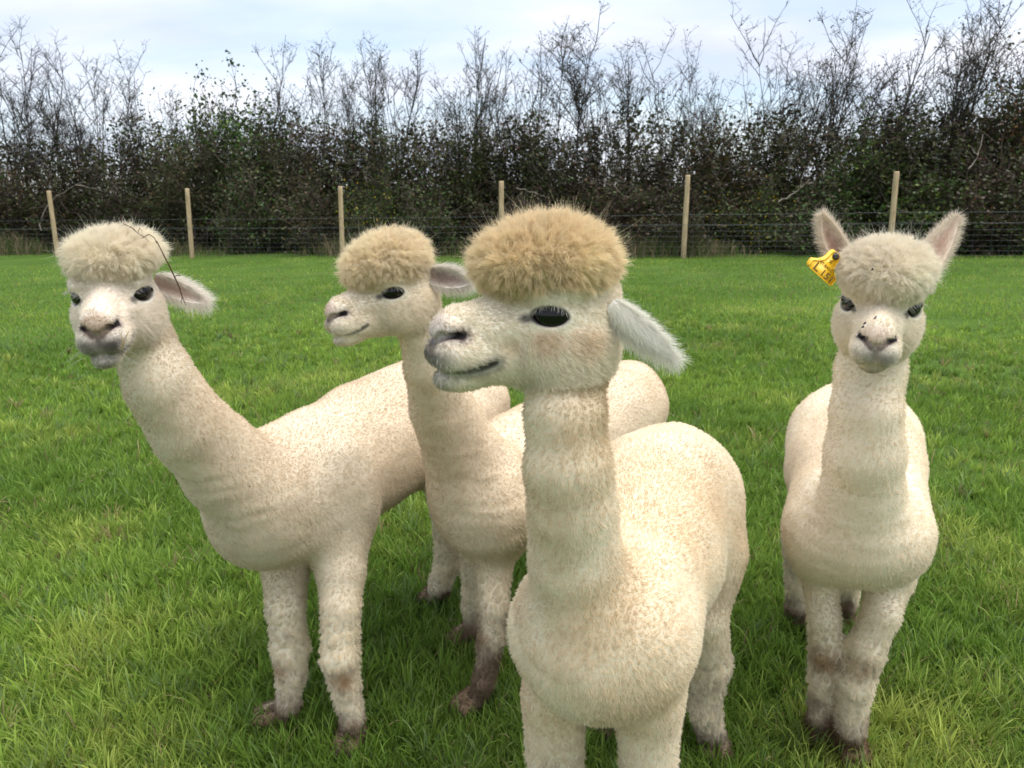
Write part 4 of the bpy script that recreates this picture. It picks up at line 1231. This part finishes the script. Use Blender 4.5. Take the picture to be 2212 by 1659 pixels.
        ed = np.where(np.arange(len(Vt)) < nF, 300000.0, 380000.0) + 420000 * np.clip(rimw, 0, 1)
        T2, b2 = scatter(Vt, Qa, ed, r_)
        ep = lerp_at(Vt, T2, b2); en = unit(lerp_at(vn, T2, b2)); er = lerp_at(np.clip(rimw, 0, 1), T2, b2); eu = lerp_at(np.concatenate([U, U]), T2, b2)
        evv = lerp_at(np.concatenate([Vv, Vv]), T2, b2)
        eL = (0.0140 + (0.016 * er) * (0.4 + 0.6 * r_.random(len(ep)))) * (0.7 + 0.5 * r_.random(len(ep))) * spec.get('earfur', 1.0)
        edr = unit(en * 0.34 + ax * 0.75 + sd_ * (evv * er)[:, None] * 0.75 + r_.normal(0, 0.20, ep.shape))
        k4 = np.linspace(0, 1, 4)
        EP = ep[:, None] + edr[:, None] * (eL[:, None] * k4)[..., None] + np.array([0, 0, -1.0]) * (eL[:, None] * 0.12 * k4 ** 2)[..., None]
        ecol = np.clip(lerp_at(ec, T2, b2) * 0.45 + outer * 0.55, 0, 0.9) * (0.9 + 0.2 * r_.random((len(ep), 1)))
        fo = strands('ear_fur', EP, np.full(len(ep), 0.00024), ecol, ear)
    # ---- toenails
    for ft, td, sdv in feet:
        for s_ in (-1, 1):
            c0 = ft + sdv * s_ * 0.019 + td * 0.066
            pa = [(np.array([c0 + [0, 0, 0.016], c0 + td * 0.012 + [0, 0, 0.010], c0 + td * 0.022 + [0, 0, 0.003]]), np.array([0.012, 0.008, 0.002]))]
            v, q4 = tubes(pa, 8)
            ch(link('toenail', mesh_np('toenail', v, [q4], smooth=True), M_hoof, root))
    return root, g

def head_frame(Epx, Ez, Npx, roll=0.0, s=1.0, Nz=None):
    """origin between the eyes and axes, from where eyes and nose tip are seen; s given solves the nose's depth"""
    nl = np.array([0.168, 0, -0.016]); Ln = np.linalg.norm(nl)
    O = P(*Epx, Ez)
    if Nz is None:
        zs = np.linspace(Ez - 0.17 * s, Ez - 0.02, 300)
        d_ = np.array([np.linalg.norm(P(*Npx, z) - O) for z in zs])
        Nz = zs[np.argmin(np.abs(d_ - Ln * s))]
    v = P(*Npx, Nz) - O; s = np.linalg.norm(v) / Ln if s is None else s
    fx = unit(v); left = unit(np.cross([0, 0, 1.0], fx)); upv = np.cross(fx, left)
    left, upv = left * math.cos(roll) + upv * math.sin(roll), upv * math.cos(roll) - left * math.sin(roll)
    # nose sits a little below the forward axis: turn the frame so that nl lands on v
    a = math.atan2(-nl[2], nl[0])
    f2 = fx * math.cos(a) + upv * math.sin(a); u2 = upv * math.cos(a) - fx * math.sin(a)
    return O, np.array([f2, left, u2]), s
def pr_(x, z): return x * z / F
def gp(px, py): return G(px, py)
FUR, FUR_LEG = 0.006, 0.007                # wool stands this far off the body
def leg(*st, toe=None):
    """stations (column, row, depth, half width in pixels); the last may be a ground point"""
    p, r = [], []
    for x, y, z, hw in st:
        q = G(x, y) + [0, 0, 0.02] if z is None else P(x, y, z)
        zc = float((q - [0, 0, HC]) @ fwd)
        p.append(q); r.append(hw * zc / F - FUR_LEG)
    d = dict(p=p, r=r)
    if toe is not None: d['toe'] = np.array(toe, float)
    return d
def chainpx(*st):
    return [P(x, y, z) for x, y, z, hw in st], [hw * z / F - FUR for x, y, z, hw in st]
def lateral(front, back):
    d = unit(np.array([front[0] - back[0], front[1] - back[1], 0.0]))
    return d, np.array([-d[1], d[0], 0.0])
CREAM = (0.80, 0.70, 0.55); SAND = (0.70, 0.56, 0.40); WHITE = (0.84, 0.78, 0.70)

# --- A: the left one, leaning its long neck to the left
fa, la = lateral((-0.56, 1.80), (-0.17, 2.45))
O, A_, s_ = head_frame((243, 632), 1.50, (203, 700), 0.02, 1.0)
tp, trd = chainpx((590, 1070, 2.02, 150), (680, 1030, 2.14, 150), (800, 962, 2.34, 146), (920, 898, 2.54, 134), (1000, 880, 2.70, 116))
npnt, nrad = chainpx((560, 1070, 1.92, 128), (480, 1000, 1.82, 112), (405, 915, 1.70, 98), (345, 815, 1.62, 92), (312, 745, 1.60, 80), (285, 690, 1.60, 60))
specA = dict(lat=la, facing=fa, torso=(tp, trd, 0.86), neck=(npnt, nrad, 0.80), hlat=A_[1],
    chest=[(P(572, 1105, 1.94), (0.09, 0.11, 0.105))],
    muscle=[(P(735, 1085, 2.03), (0.12, 0.06, 0.16)), (P(985, 960, 2.55), (0.14, 0.10, 0.16))],
    legs=[leg((730, 1120, 2.08, 80), (735, 1230, 2.03, 56), (735, 1310, 2.00, 45), (735, 1420, 2.00, 44), (744, 1475, 2.01, 36), (762, 1555, 2.03, 30), (764, 1612, None, 27), toe=(-0.15, -1, 0)),
          leg((630, 1130, 2.12, 76), (616, 1230, 2.09, 54), (618, 1310, 2.08, 46), (627, 1400, 2.10, 42), (628, 1455, 2.11, 34), (622, 1525, 2.13, 29), (606, 1568, None, 27), toe=(-1, -0.35, 0)),
          leg((975, 1050, 2.56, 62), (975, 1140, 2.60, 40), (970, 1210, 2.66, 33), (950, 1265, 2.72, 27), (945, 1300, None, 22), toe=(-0.5, -0.8, 0)),
          leg((1030, 1010, 2.44, 66), (1055, 1130, 2.46, 42), (1060, 1220, 2.52, 32), (1050, 1290, 2.56, 26), (1045, 1345, None, 22), toe=(-0.5, -0.8, 0))],
    mud=[0.13, 0.10, 0.05, 0.06], stains=[(P(743, 1478, 1.965), 0.042, 1.0), (P(603, 1452, 2.075), 0.036, 0.8)],
    O=O, A=A_, s=s_, wool=(0.77, 0.665, 0.51), dust=(0.66, 0.535, 0.38), face=(0.90, 0.81, 0.69), topc=(0.92, 0.82, 0.65), dusty=0.7,
    toplen=0.024, topcurl=0.7, top=(0.60, 0.97, -0.014, 0.008, 0.40, 0.012), puff=1.05, lip=1.15, nost=0.8, lipc=(0.085, 0.072, 0.062), nosec=(0.46, 0.34, 0.24),
    ears=[((-0.075, 0.058, 0.004), P(449, 654, 1.58), (-0.25, -1, 0.25), 0.047), ((-0.075, -0.052, 0.004), O - A_[0] * 0.19 - A_[1] * 0.085, (-0.6, 1, 0.2), 0.054)], earin=(0.74, 0.54, 0.47), earc=(0.90, 0.84, 0.76))
alpaca(11, 'cream alpaca at the left leaning its long neck forward', specA)

# --- B: behind, head in profile to the left
fb, lb = lateral((-0.08, 2.10), (0.42, 2.80))
O, A_, s_ = head_frame((843, 622), 1.70, (703, 672), 0.0, None, 1.63)
tp, trd = chainpx((1050, 1050, 2.20, 120), (1120, 1010, 2.32, 128), (1220, 960, 2.52, 124), (1310, 905, 2.74, 116), (1352, 880, 2.86, 104))
npnt, nrad = chainpx((1040, 1060, 2.10, 112), (1000, 980, 2.02, 92), (955, 880, 1.90, 72), (930, 790, 1.80, 61), (918, 720, 1.76, 56), (912, 665, 1.74, 46))
specB = dict(lat=lb, facing=fb, torso=(tp, trd, 0.86), neck=(npnt, nrad, 0.9), hlat=A_[1],
    chest=[(P(1050, 1100, 2.08), (0.09, 0.12, 0.12))],
    muscle=[(P(1110, 1090, 2.16), (0.11, 0.07, 0.13)), (P(1345, 920, 2.74), (0.13, 0.10, 0.15))],
    legs=[leg((1085, 1100, 2.22, 66), (1066, 1200, 2.13, 44), (1066, 1310, 2.11, 36), (1063, 1375, 2.12, 31), (1045, 1470, 2.15, 27), (1028, 1535, None, 24), toe=(-0.7, -0.7, 0)),
          leg((1040, 1160, 2.32, 55), (1025, 1240, 2.36, 30), (1020, 1310, 2.42, 24), (1018, 1360, 2.46, 22), (1010, 1392, None, 19), toe=(-0.7, -0.7, 0)),
          leg((1330, 960, 2.68, 66), (1345, 1080, 2.70, 40), (1355, 1170, 2.76, 30), (1340, 1240, 2.78, 25), (1330, 1290, None, 22)),
          leg((1290, 970, 2.80, 62), (1290, 1080, 2.82, 38), (1295, 1160, 2.86, 28), (1285, 1220, 2.90, 24), (1280, 1265, None, 21))],
    mud=[0.30, 0.16, 0.1, 0.1], stains=[(P(1040, 1380, 2.10), 0.03, 0.6)],
    O=O, A=A_, s=s_, wool=(0.78, 0.67, 0.505), dust=(0.67, 0.535, 0.375), face=(0.89, 0.79, 0.64), topc=(0.92, 0.785, 0.56), dusty=0.7,
    toplen=0.022, topcurl=0.9, top=(1.04, 1.02), lip=0.55, mouth=0.7, lipc=(0.26, 0.20, 0.17), nosec=(0.66, 0.52, 0.44),
    ears=[((-0.075, 0.058, 0.022), P(1018, 612, 1.66), (0.0, -1, 0.1), 0.055), ((-0.075, -0.058, 0.022), O - A_[0] * 0.15 - A_[1] * 0.10 - A_[2] * 0.01, (0.2, 1, 0.2), 0.055)], earin=(0.55, 0.38, 0.34))
alpaca(23, 'alpaca in profile behind the nearest one, with curly sand coloured topknot', specB)

# --- C: the nearest, head turned to the left
fc_, lc_ = lateral((0.14, 1.18), (0.36, 1.78))
O, A_, s_ = head_frame((1176, 668), 1.14, (930, 704), 0.0, None, 1.075)
tp, trd = chainpx((1300, 1330, 1.37, 172), (1338, 1285, 1.50, 180), (1385, 1200, 1.66, 188), (1420, 1100, 1.84, 178), (1438, 1070, 1.93, 160))
npnt, nrad = chainpx((1270, 1330, 1.32, 130), (1245, 1210, 1.25, 108), (1238, 1100, 1.20, 100), (1228, 1000, 1.17, 101), (1221, 900, 1.16, 101), (1242, 815, 1.18, 78), (1255, 745, 1.19, 58))
specC = dict(lat=lc_, facing=fc_, torso=(tp, trd, 0.92), neck=(npnt, nrad, 0.95), hlat=A_[1],
    chest=[(P(1290, 1400, 1.35), (0.10, 0.140, 0.112))],
    muscle=[(P(1425, 1370, 1.43), (0.10, 0.05, 0.14)), (P(1510, 1130, 1.86), (0.14, 0.085, 0.16))],
    legs=[leg((1400, 1520, 1.40, 80), (1402, 1640, 1.44, 64), (1405, 1790, 1.52, 55), (1405, 1900, 1.62, 48), (1405, 2020, 1.70, 42), (1405, 2110, None, 36), toe=(-0.3, -1, 0)),
          leg((1195, 1500, 1.44, 78), (1200, 1630, 1.48, 62), (1205, 1770, 1.56, 54), (1208, 1880, 1.66, 46), (1210, 1990, 1.74, 40), (1210, 2080, None, 34), toe=(-0.3, -1, 0)),
          leg((1530, 1200, 1.80, 85), (1520, 1330, 1.78, 56), (1535, 1430, 1.86, 46), (1522, 1530, 1.92, 38), (1538, 1628, None, 30), toe=(-0.1, -1, 0)),
          leg((1400, 1230, 1.92, 80), (1360, 1360, 1.92, 50), (1340, 1450, 1.98, 38), (1315, 1530, 2.06, 32), (1303, 1578, None, 28), toe=(-0.3, -1, 0))],
    mud=[0.12, 0.12, 0.09, 0.10], stains=[(P(1535, 1290, 1.74), 0.06, 0.35), (P(1545, 1230, 1.80), 0.05, 0.35)],
    O=O, A=A_, s=s_, wool=(0.86, 0.76, 0.59), dust=(0.76, 0.60, 0.40), face=(0.92, 0.815, 0.66), topc=(0.92, 0.755, 0.495), fold=0.2, dusty=0.8, neckc=(0.58, 0.435, 0.26), neckdust=0.85,
    facestain=[((0.07, 0.048, -0.040), 0.018, (0.66, 0.48, 0.29), 0.55), ((0.03, 0.062, -0.036), 0.018, (0.66, 0.48, 0.29), 0.5), ((-0.03, 0.075, -0.04), 0.022, (0.66, 0.48, 0.29), 0.45)],
    toplen=0.022, topcurl=0.35, top=(0.92, 1.0, 0.002, 0.006), puff=0.93, lip=1.1, nost=0.85, lipc=(0.20, 0.18, 0.155), nosec=(0.66, 0.58, 0.52),
    ears=[((-0.078, 0.052, 0.010), P(1462, 780, 1.10), (0.3, 1, 0.15), 0.048), ((-0.078, -0.055, 0.012), O - A_[0] * 0.15 - A_[1] * 0.10 - A_[2] * 0.02, (0.2, 1, 0.2), 0.058)], earin=(0.74, 0.68, 0.61), earc=(0.92, 0.87, 0.79), earfur=0.8, dens=1.25)
alpaca(37, 'nearest alpaca with a golden topknot, head turned to the left', specC)

# --- D: the right one, facing us with upright ears
fd_, ld_ = lateral((0.82, 1.72), (1.02, 2.38))
O, A_, s_ = head_frame((1903, 655), 1.52, (1896, 727), -0.06, 1.0)
tp, trd = chainpx((1852, 1110, 1.86, 132), (1852, 1075, 1.96, 138), (1848, 1020, 2.14, 145), (1842, 960, 2.34, 132), (1838, 935, 2.46, 116))
npnt, nrad = chainpx((1856, 1140, 1.74, 108), (1862, 1060, 1.68, 90), (1866, 980, 1.63, 84), (1872, 890, 1.60, 79), (1880, 800, 1.61, 74), (1890, 720, 1.63, 58))
specD = dict(lat=ld_, facing=fd_, torso=(tp, trd, 0.98), neck=(npnt, nrad, 0.98), hlat=A_[1],
    chest=[(P(1853, 1160, 1.78), (0.09, 0.130, 0.095))],
    muscle=[(P(1760, 1140, 1.87), (0.10, 0.050, 0.12)), (P(1930, 1140, 1.87), (0.10, 0.044, 0.12)), (P(1780, 980, 2.34), (0.13, 0.08, 0.15)), (P(1905, 990, 2.32), (0.13, 0.08, 0.15))],
    legs=[leg((1778, 1160, 1.95, 62), (1774, 1250, 1.91, 46), (1780, 1330, 1.89, 39), (1783, 1405, 1.92, 37), (1776, 1465, 1.95, 31), (1772, 1545, 2.00, 28), (1766, 1592, None, 28), toe=(-0.2, -1, 0)),
          leg((1930, 1160, 1.93, 64), (1922, 1250, 1.87, 50), (1903, 1320, 1.83, 44), (1872, 1400, 1.85, 41), (1850, 1480, 1.88, 38), (1838, 1565, 1.93, 33), (1832, 1632, None, 29), toe=(-0.15, -1, 0)),
          leg((1765, 1060, 2.40, 62), (1730, 1170, 2.42, 38), (1722, 1250, 2.48, 28), (1722, 1310, 2.54, 25), (1720, 1350, None, 22), toe=(-0.2, -1, 0)),
          leg((1880, 1060, 2.38, 62), (1850, 1180, 2.40, 36), (1838, 1250, 2.46, 28), (1828, 1300, 2.52, 24), (1822, 1345, None, 21), toe=(-0.2, -1, 0))],
    mud=[0.13, 0.14, 0.13, 0.1], stains=[(P(1785, 1435, 1.89), 0.045, 0.9), (P(1862, 1450, 1.82), 0.042, 0.55), (P(1790, 1250, 1.82), 0.03, 0.0)],
    O=O, A=A_, s=s_, wool=(0.86, 0.76, 0.59), dust=(0.78, 0.65, 0.48), face=(0.90, 0.81, 0.66), topc=(0.92, 0.83, 0.67), chin=0.8, dusty=0.7,
    toplen=0.017, topcurl=0.6, top=(0.94, 1.02, 0.0, 0.002, 0.9), puff=1.05, lip=0.8, nost=0.35, lipc=(0.10, 0.09, 0.09), nosec=(0.70, 0.56, 0.45),
    facestain=[((0.150, 0.0, -0.101), 0.022, (0.20, 0.13, 0.075), 0.95), ((0.125, -0.022, -0.094), 0.016, (0.22, 0.14, 0.08), 0.9), ((0.125, 0.022, -0.094), 0.016, (0.22, 0.14, 0.08), 0.9), ((0.10, 0.0, -0.105), 0.034, (0.22, 0.14, 0.08), 0.85), ((0.085, -0.036, -0.075), 0.020, (0.30, 0.19, 0.11), 0.7), ((0.085, 0.036, -0.080), 0.014, (0.30, 0.19, 0.11), 0.6)],
    ears=[((-0.050, -0.066, 0.058), P(1773, 462, 1.56), (0.30, -1, -0.05), 0.058), ((-0.050, 0.066, 0.058), P(2068, 468, 1.56), (-0.55, -1, -0.05), 0.058)], earin=(0.46, 0.27, 0.20), earc=(0.80, 0.70, 0.57), earfur=0.75)
rootD, gD = alpaca(41, 'alpaca at the right facing forward with upright ears and yellow tag', specD)
# ------------------------------------------------------------------ the ear tag, twigs, straw and flies
M_tag = simple('tag_plastic', (0.80, 0.47, 0.015), 0.4, 0.45, 0.12, 60)
M_print = simple('tag_print', (0.16, 0.085, 0.02), 0.6, 0.2)
M_stud = simple('tag_stud', (0.03, 0.025, 0.02), 0.5, 0.4)
ang = R(-41)
TZ = 1.505
tm = P(1770, 597, TZ)                                   # middle of the tag's long edge
tu = cam_r * math.cos(ang) + cam_u * math.sin(ang); tv = cam_u * math.cos(ang) - cam_r * math.sin(ang)
tn = -fwd                                               # the printed side looks towards the viewer
def tilt(v_): return unit(v_)
tn = unit(tn + cam_r * 0.12 + cam_u * 0.10); tu = unit(tu - (tu @ tn) * tn); tv = np.cross(tn, tu)
out_ = [(-0.0270, 0), (0.0270, 0), (0.0300, 0.004), (0.0300, 0.0165), (0.026, 0.0195), (0.0185, 0.025), (0.0130, 0.033), (0.0105, 0.042), (0.0102, 0.052), (0.0085, 0.058), (0.0045, 0.0615),
        (-0.0045, 0.0615), (-0.0085, 0.058), (-0.0102, 0.052), (-0.0105, 0.042), (-0.0130, 0.033), (-0.0185, 0.025), (-0.026, 0.0195), (-0.0300, 0.0165), (-0.0300, 0.004)]
def plate(off_u, off_v, dep, th=0.0016, sc=1.0):
    k = len(out_); f_ = [tm + tu * (u * sc + off_u) + tv * (v * sc + off_v) + tn * dep for u, v in out_]
    b_ = [q - tn * th for q in f_]
    V = np.array(f_ + b_); j = np.arange(k)
    return V, [np.arange(k)[None], np.arange(2 * k - 1, k - 1, -1)[None], np.stack([j, j + k, (j + 1) % k + k, (j + 1) % k], 1)]
eI = Matrix.Translation(rootD.location).inverted()
V, fs = plate(0, 0, 0.0)
etag = link('ear_tag', mesh_np('ear_tag', V, fs), M_tag, rootD); etag.matrix_parent_inverse = eI
etag['label'] = 'yellow plastic ear tag printed with a number'
V, fs = plate(-0.0055, 0.0045, -0.006)
link('tag_back', mesh_np('tag_back', V, fs), M_tag, etag)
pa = [(np.array([tm + tv * 0.0535 - tn * 0.010, tm + tv * 0.0535 + tn * 0.003, tm + tv * 0.0535 + tn * 0.0035]), np.array([0.0066, 0.0066, 0.002]))]
v, q4 = tubes(pa, 14)
link('tag_stud', mesh_np('tag_stud', v, [q4], smooth=True), M_stud, etag)
rim = [(np.array([tm + tu * u + tv * v_ + tn * 0.0004 for u, v_ in out_ + out_[:1]]), np.full(len(out_) + 1, 0.0010))]
v, q4 = tubes(rim, 6)
link('tag_rim', mesh_np('tag_rim', v, [q4], smooth=True), M_tag, etag)
def words(txt, u, v_, size, sx=1.0):
    cu = bpy.data.curves.new('printed_text', 'FONT'); cu.body = txt; cu.size = size; cu.extrude = 0.0001; cu.offset = size * 0.012
    cu.materials.append(M_print)
    tmp = bpy.data.objects.new('printed_text', cu); me = bpy.data.meshes.new_from_object(tmp); bpy.data.objects.remove(tmp)
    q = tm + tu * u + tv * v_ + tn * 0.0007
    me.transform(Matrix(((tu[0] * sx, tv[0], tn[0], q[0]), (tu[1] * sx, tv[1], tn[1], q[1]), (tu[2] * sx, tv[2], tn[2], q[2]), (0, 0, 0, 1))))
    return link('printed_text', me, M_print, etag)
words('L', -0.0215, 0.0035, 0.0250)
words('151', -0.0040, 0.0030, 0.0215, 0.95)
words('PET.BAS.C', -0.0205, 0.0225, 0.0078)
em = [(-.35, 0), (-.3, .45), (-.45, .55), (.1, .6), (.25, 1.0), (.4, 1.05), (.38, .85), (.25, .5), (.3, 0), (.15, 0), (.1, .35), (-.15, .35), (-.2, 0), (-.35, 0)]
v, q4 = tubes([(np.array([tm + tu * (0.0075 * a) + tv * (0.036 + 0.0085 * b_) + tn * 0.0006 for a, b_ in em]), np.full(len(em), 0.0004))], 4)
link('printed_emblem', mesh_np('printed_emblem', v, [q4]), M_print, etag)

M_stick = simple('brown_twig', (0.10, 0.055, 0.035), 0.8, 0.2, 0.3, 60)
M_straw = simple('straw', (0.42, 0.31, 0.16), 0.7, 0.25, 0.3, 60)
def stick(name, label, cat, paths, m_):
    v, q4 = tubes(paths, 6)
    o = link(name, mesh_np(name, v, [q4], smooth=True), m_)
    tag(o, label, cat)
    return o
zt = 1.475
stick('twig', 'long thin brown twig hanging from the left topknot over the ear', 'twig',
      [(np.array([P(338, 520, 1.475), P(352, 548, 1.485), P(366, 575, 1.50), P(377, 598, 1.51), P(388, 622, 1.52), P(394, 642, 1.53), P(402, 660, 1.535)]), np.array([.0011, .0012, .0013, .0013, .0012, .0010, .0006])),
       (np.array([P(377, 598, 1.51), P(383, 594, 1.505), P(388, 595, 1.50)]), np.array([.0008, .0008, .0014])),
       (np.array([P(394, 642, 1.53), P(391, 650, 1.528), P(392, 656, 1.527)]), np.array([.0008, .0007, .0004]))], M_stick)
stick('bramble_sprig', 'tangled dry bramble stem caught on top of the left topknot', 'twig',
      [(np.array([P(262, 470, zt + .03), P(268, 484, zt + .02), P(285, 492, zt + .01), P(297, 503, zt), P(312, 512, zt), P(322, 522, zt)]), np.array([.0008, .0013, .0012, .0011, .0010, .0007])),
       (np.array([P(268, 484, zt + .02), P(262, 492, zt + .02), P(264, 506, zt + .02)]), np.array([.0009, .0007, .0005])),
       (np.array([P(297, 503, zt), P(302, 492, zt + .01), P(306, 499, zt)]), np.array([.0008, .0007, .0005])),
       (np.array([P(306, 515, zt), P(322, 506, zt - .005), P(334, 514, zt - .005), P(338, 526, zt)]), np.array([.0008, .0008, .0007, .0005]))], M_stick)
stick('straw_wisp', 'wisp of straw sticking to the mouth of the left alpaca', 'straw',
      [(np.array([P(264, 770, 1.385), P(265, 752, 1.375), P(268, 735, 1.37), P(278, 716, 1.375)]), np.array([.0006, .0009, .0012, .0008])),
       (np.array([P(258, 754, 1.37), P(266, 738, 1.37), P(276, 722, 1.37)]), np.array([.0006, .0008, .0006])),
       (np.array([P(266, 742, 1.37), P(262, 726, 1.37), P(264, 716, 1.37)]), np.array([.0007, .0006, .0005]))], M_straw)

# small dark flies on the right alpaca's face and topknot
M_fly = simple('fly', (0.012, 0.011, 0.012), 0.4, 0.4)
for (px, py), where in (((1884, 582), 'on the topknot of the right facing alpaca'), ((1868, 698), 'upper of the pair beside the right facing nose'), ((1864, 706), 'lower of the pair beside the right facing nose'), ((1891, 686), 'highest on the nose of the right facing alpaca')):
    # rest it on the wool: nearest point of the head along the sight line
    zf = {582: 1.414, 698: 1.403, 706: 1.402, 686: 1.405}[py]
    c0 = P(px, py, zf); ax_ = unit(cam_r * 0.6 + cam_u * 0.8)
    body_ = (np.array([c0 - ax_ * 0.0026, c0 - ax_ * 0.0012, c0 + ax_ * 0.0008, c0 + ax_ * 0.0022, c0 + ax_ * 0.0032]), np.array([0.0004, 0.0014, 0.0015, 0.0013, 0.0005]))
    wing = [(np.array([c0 + ax_ * 0.0010 - fwd * 0.001, c0 - ax_ * 0.0022 + cam_r * sgn * 0.0022 - fwd * 0.0012]), np.array([0.0003, 0.0008])) for sgn in (-1, 1)]
    v, q4 = tubes([body_] + wing, 6)
    tag(link('fly', mesh_np('fly', v, [q4], smooth=True), M_fly), 'tiny black fly ' + where, 'fly', 'flies on the right alpaca')
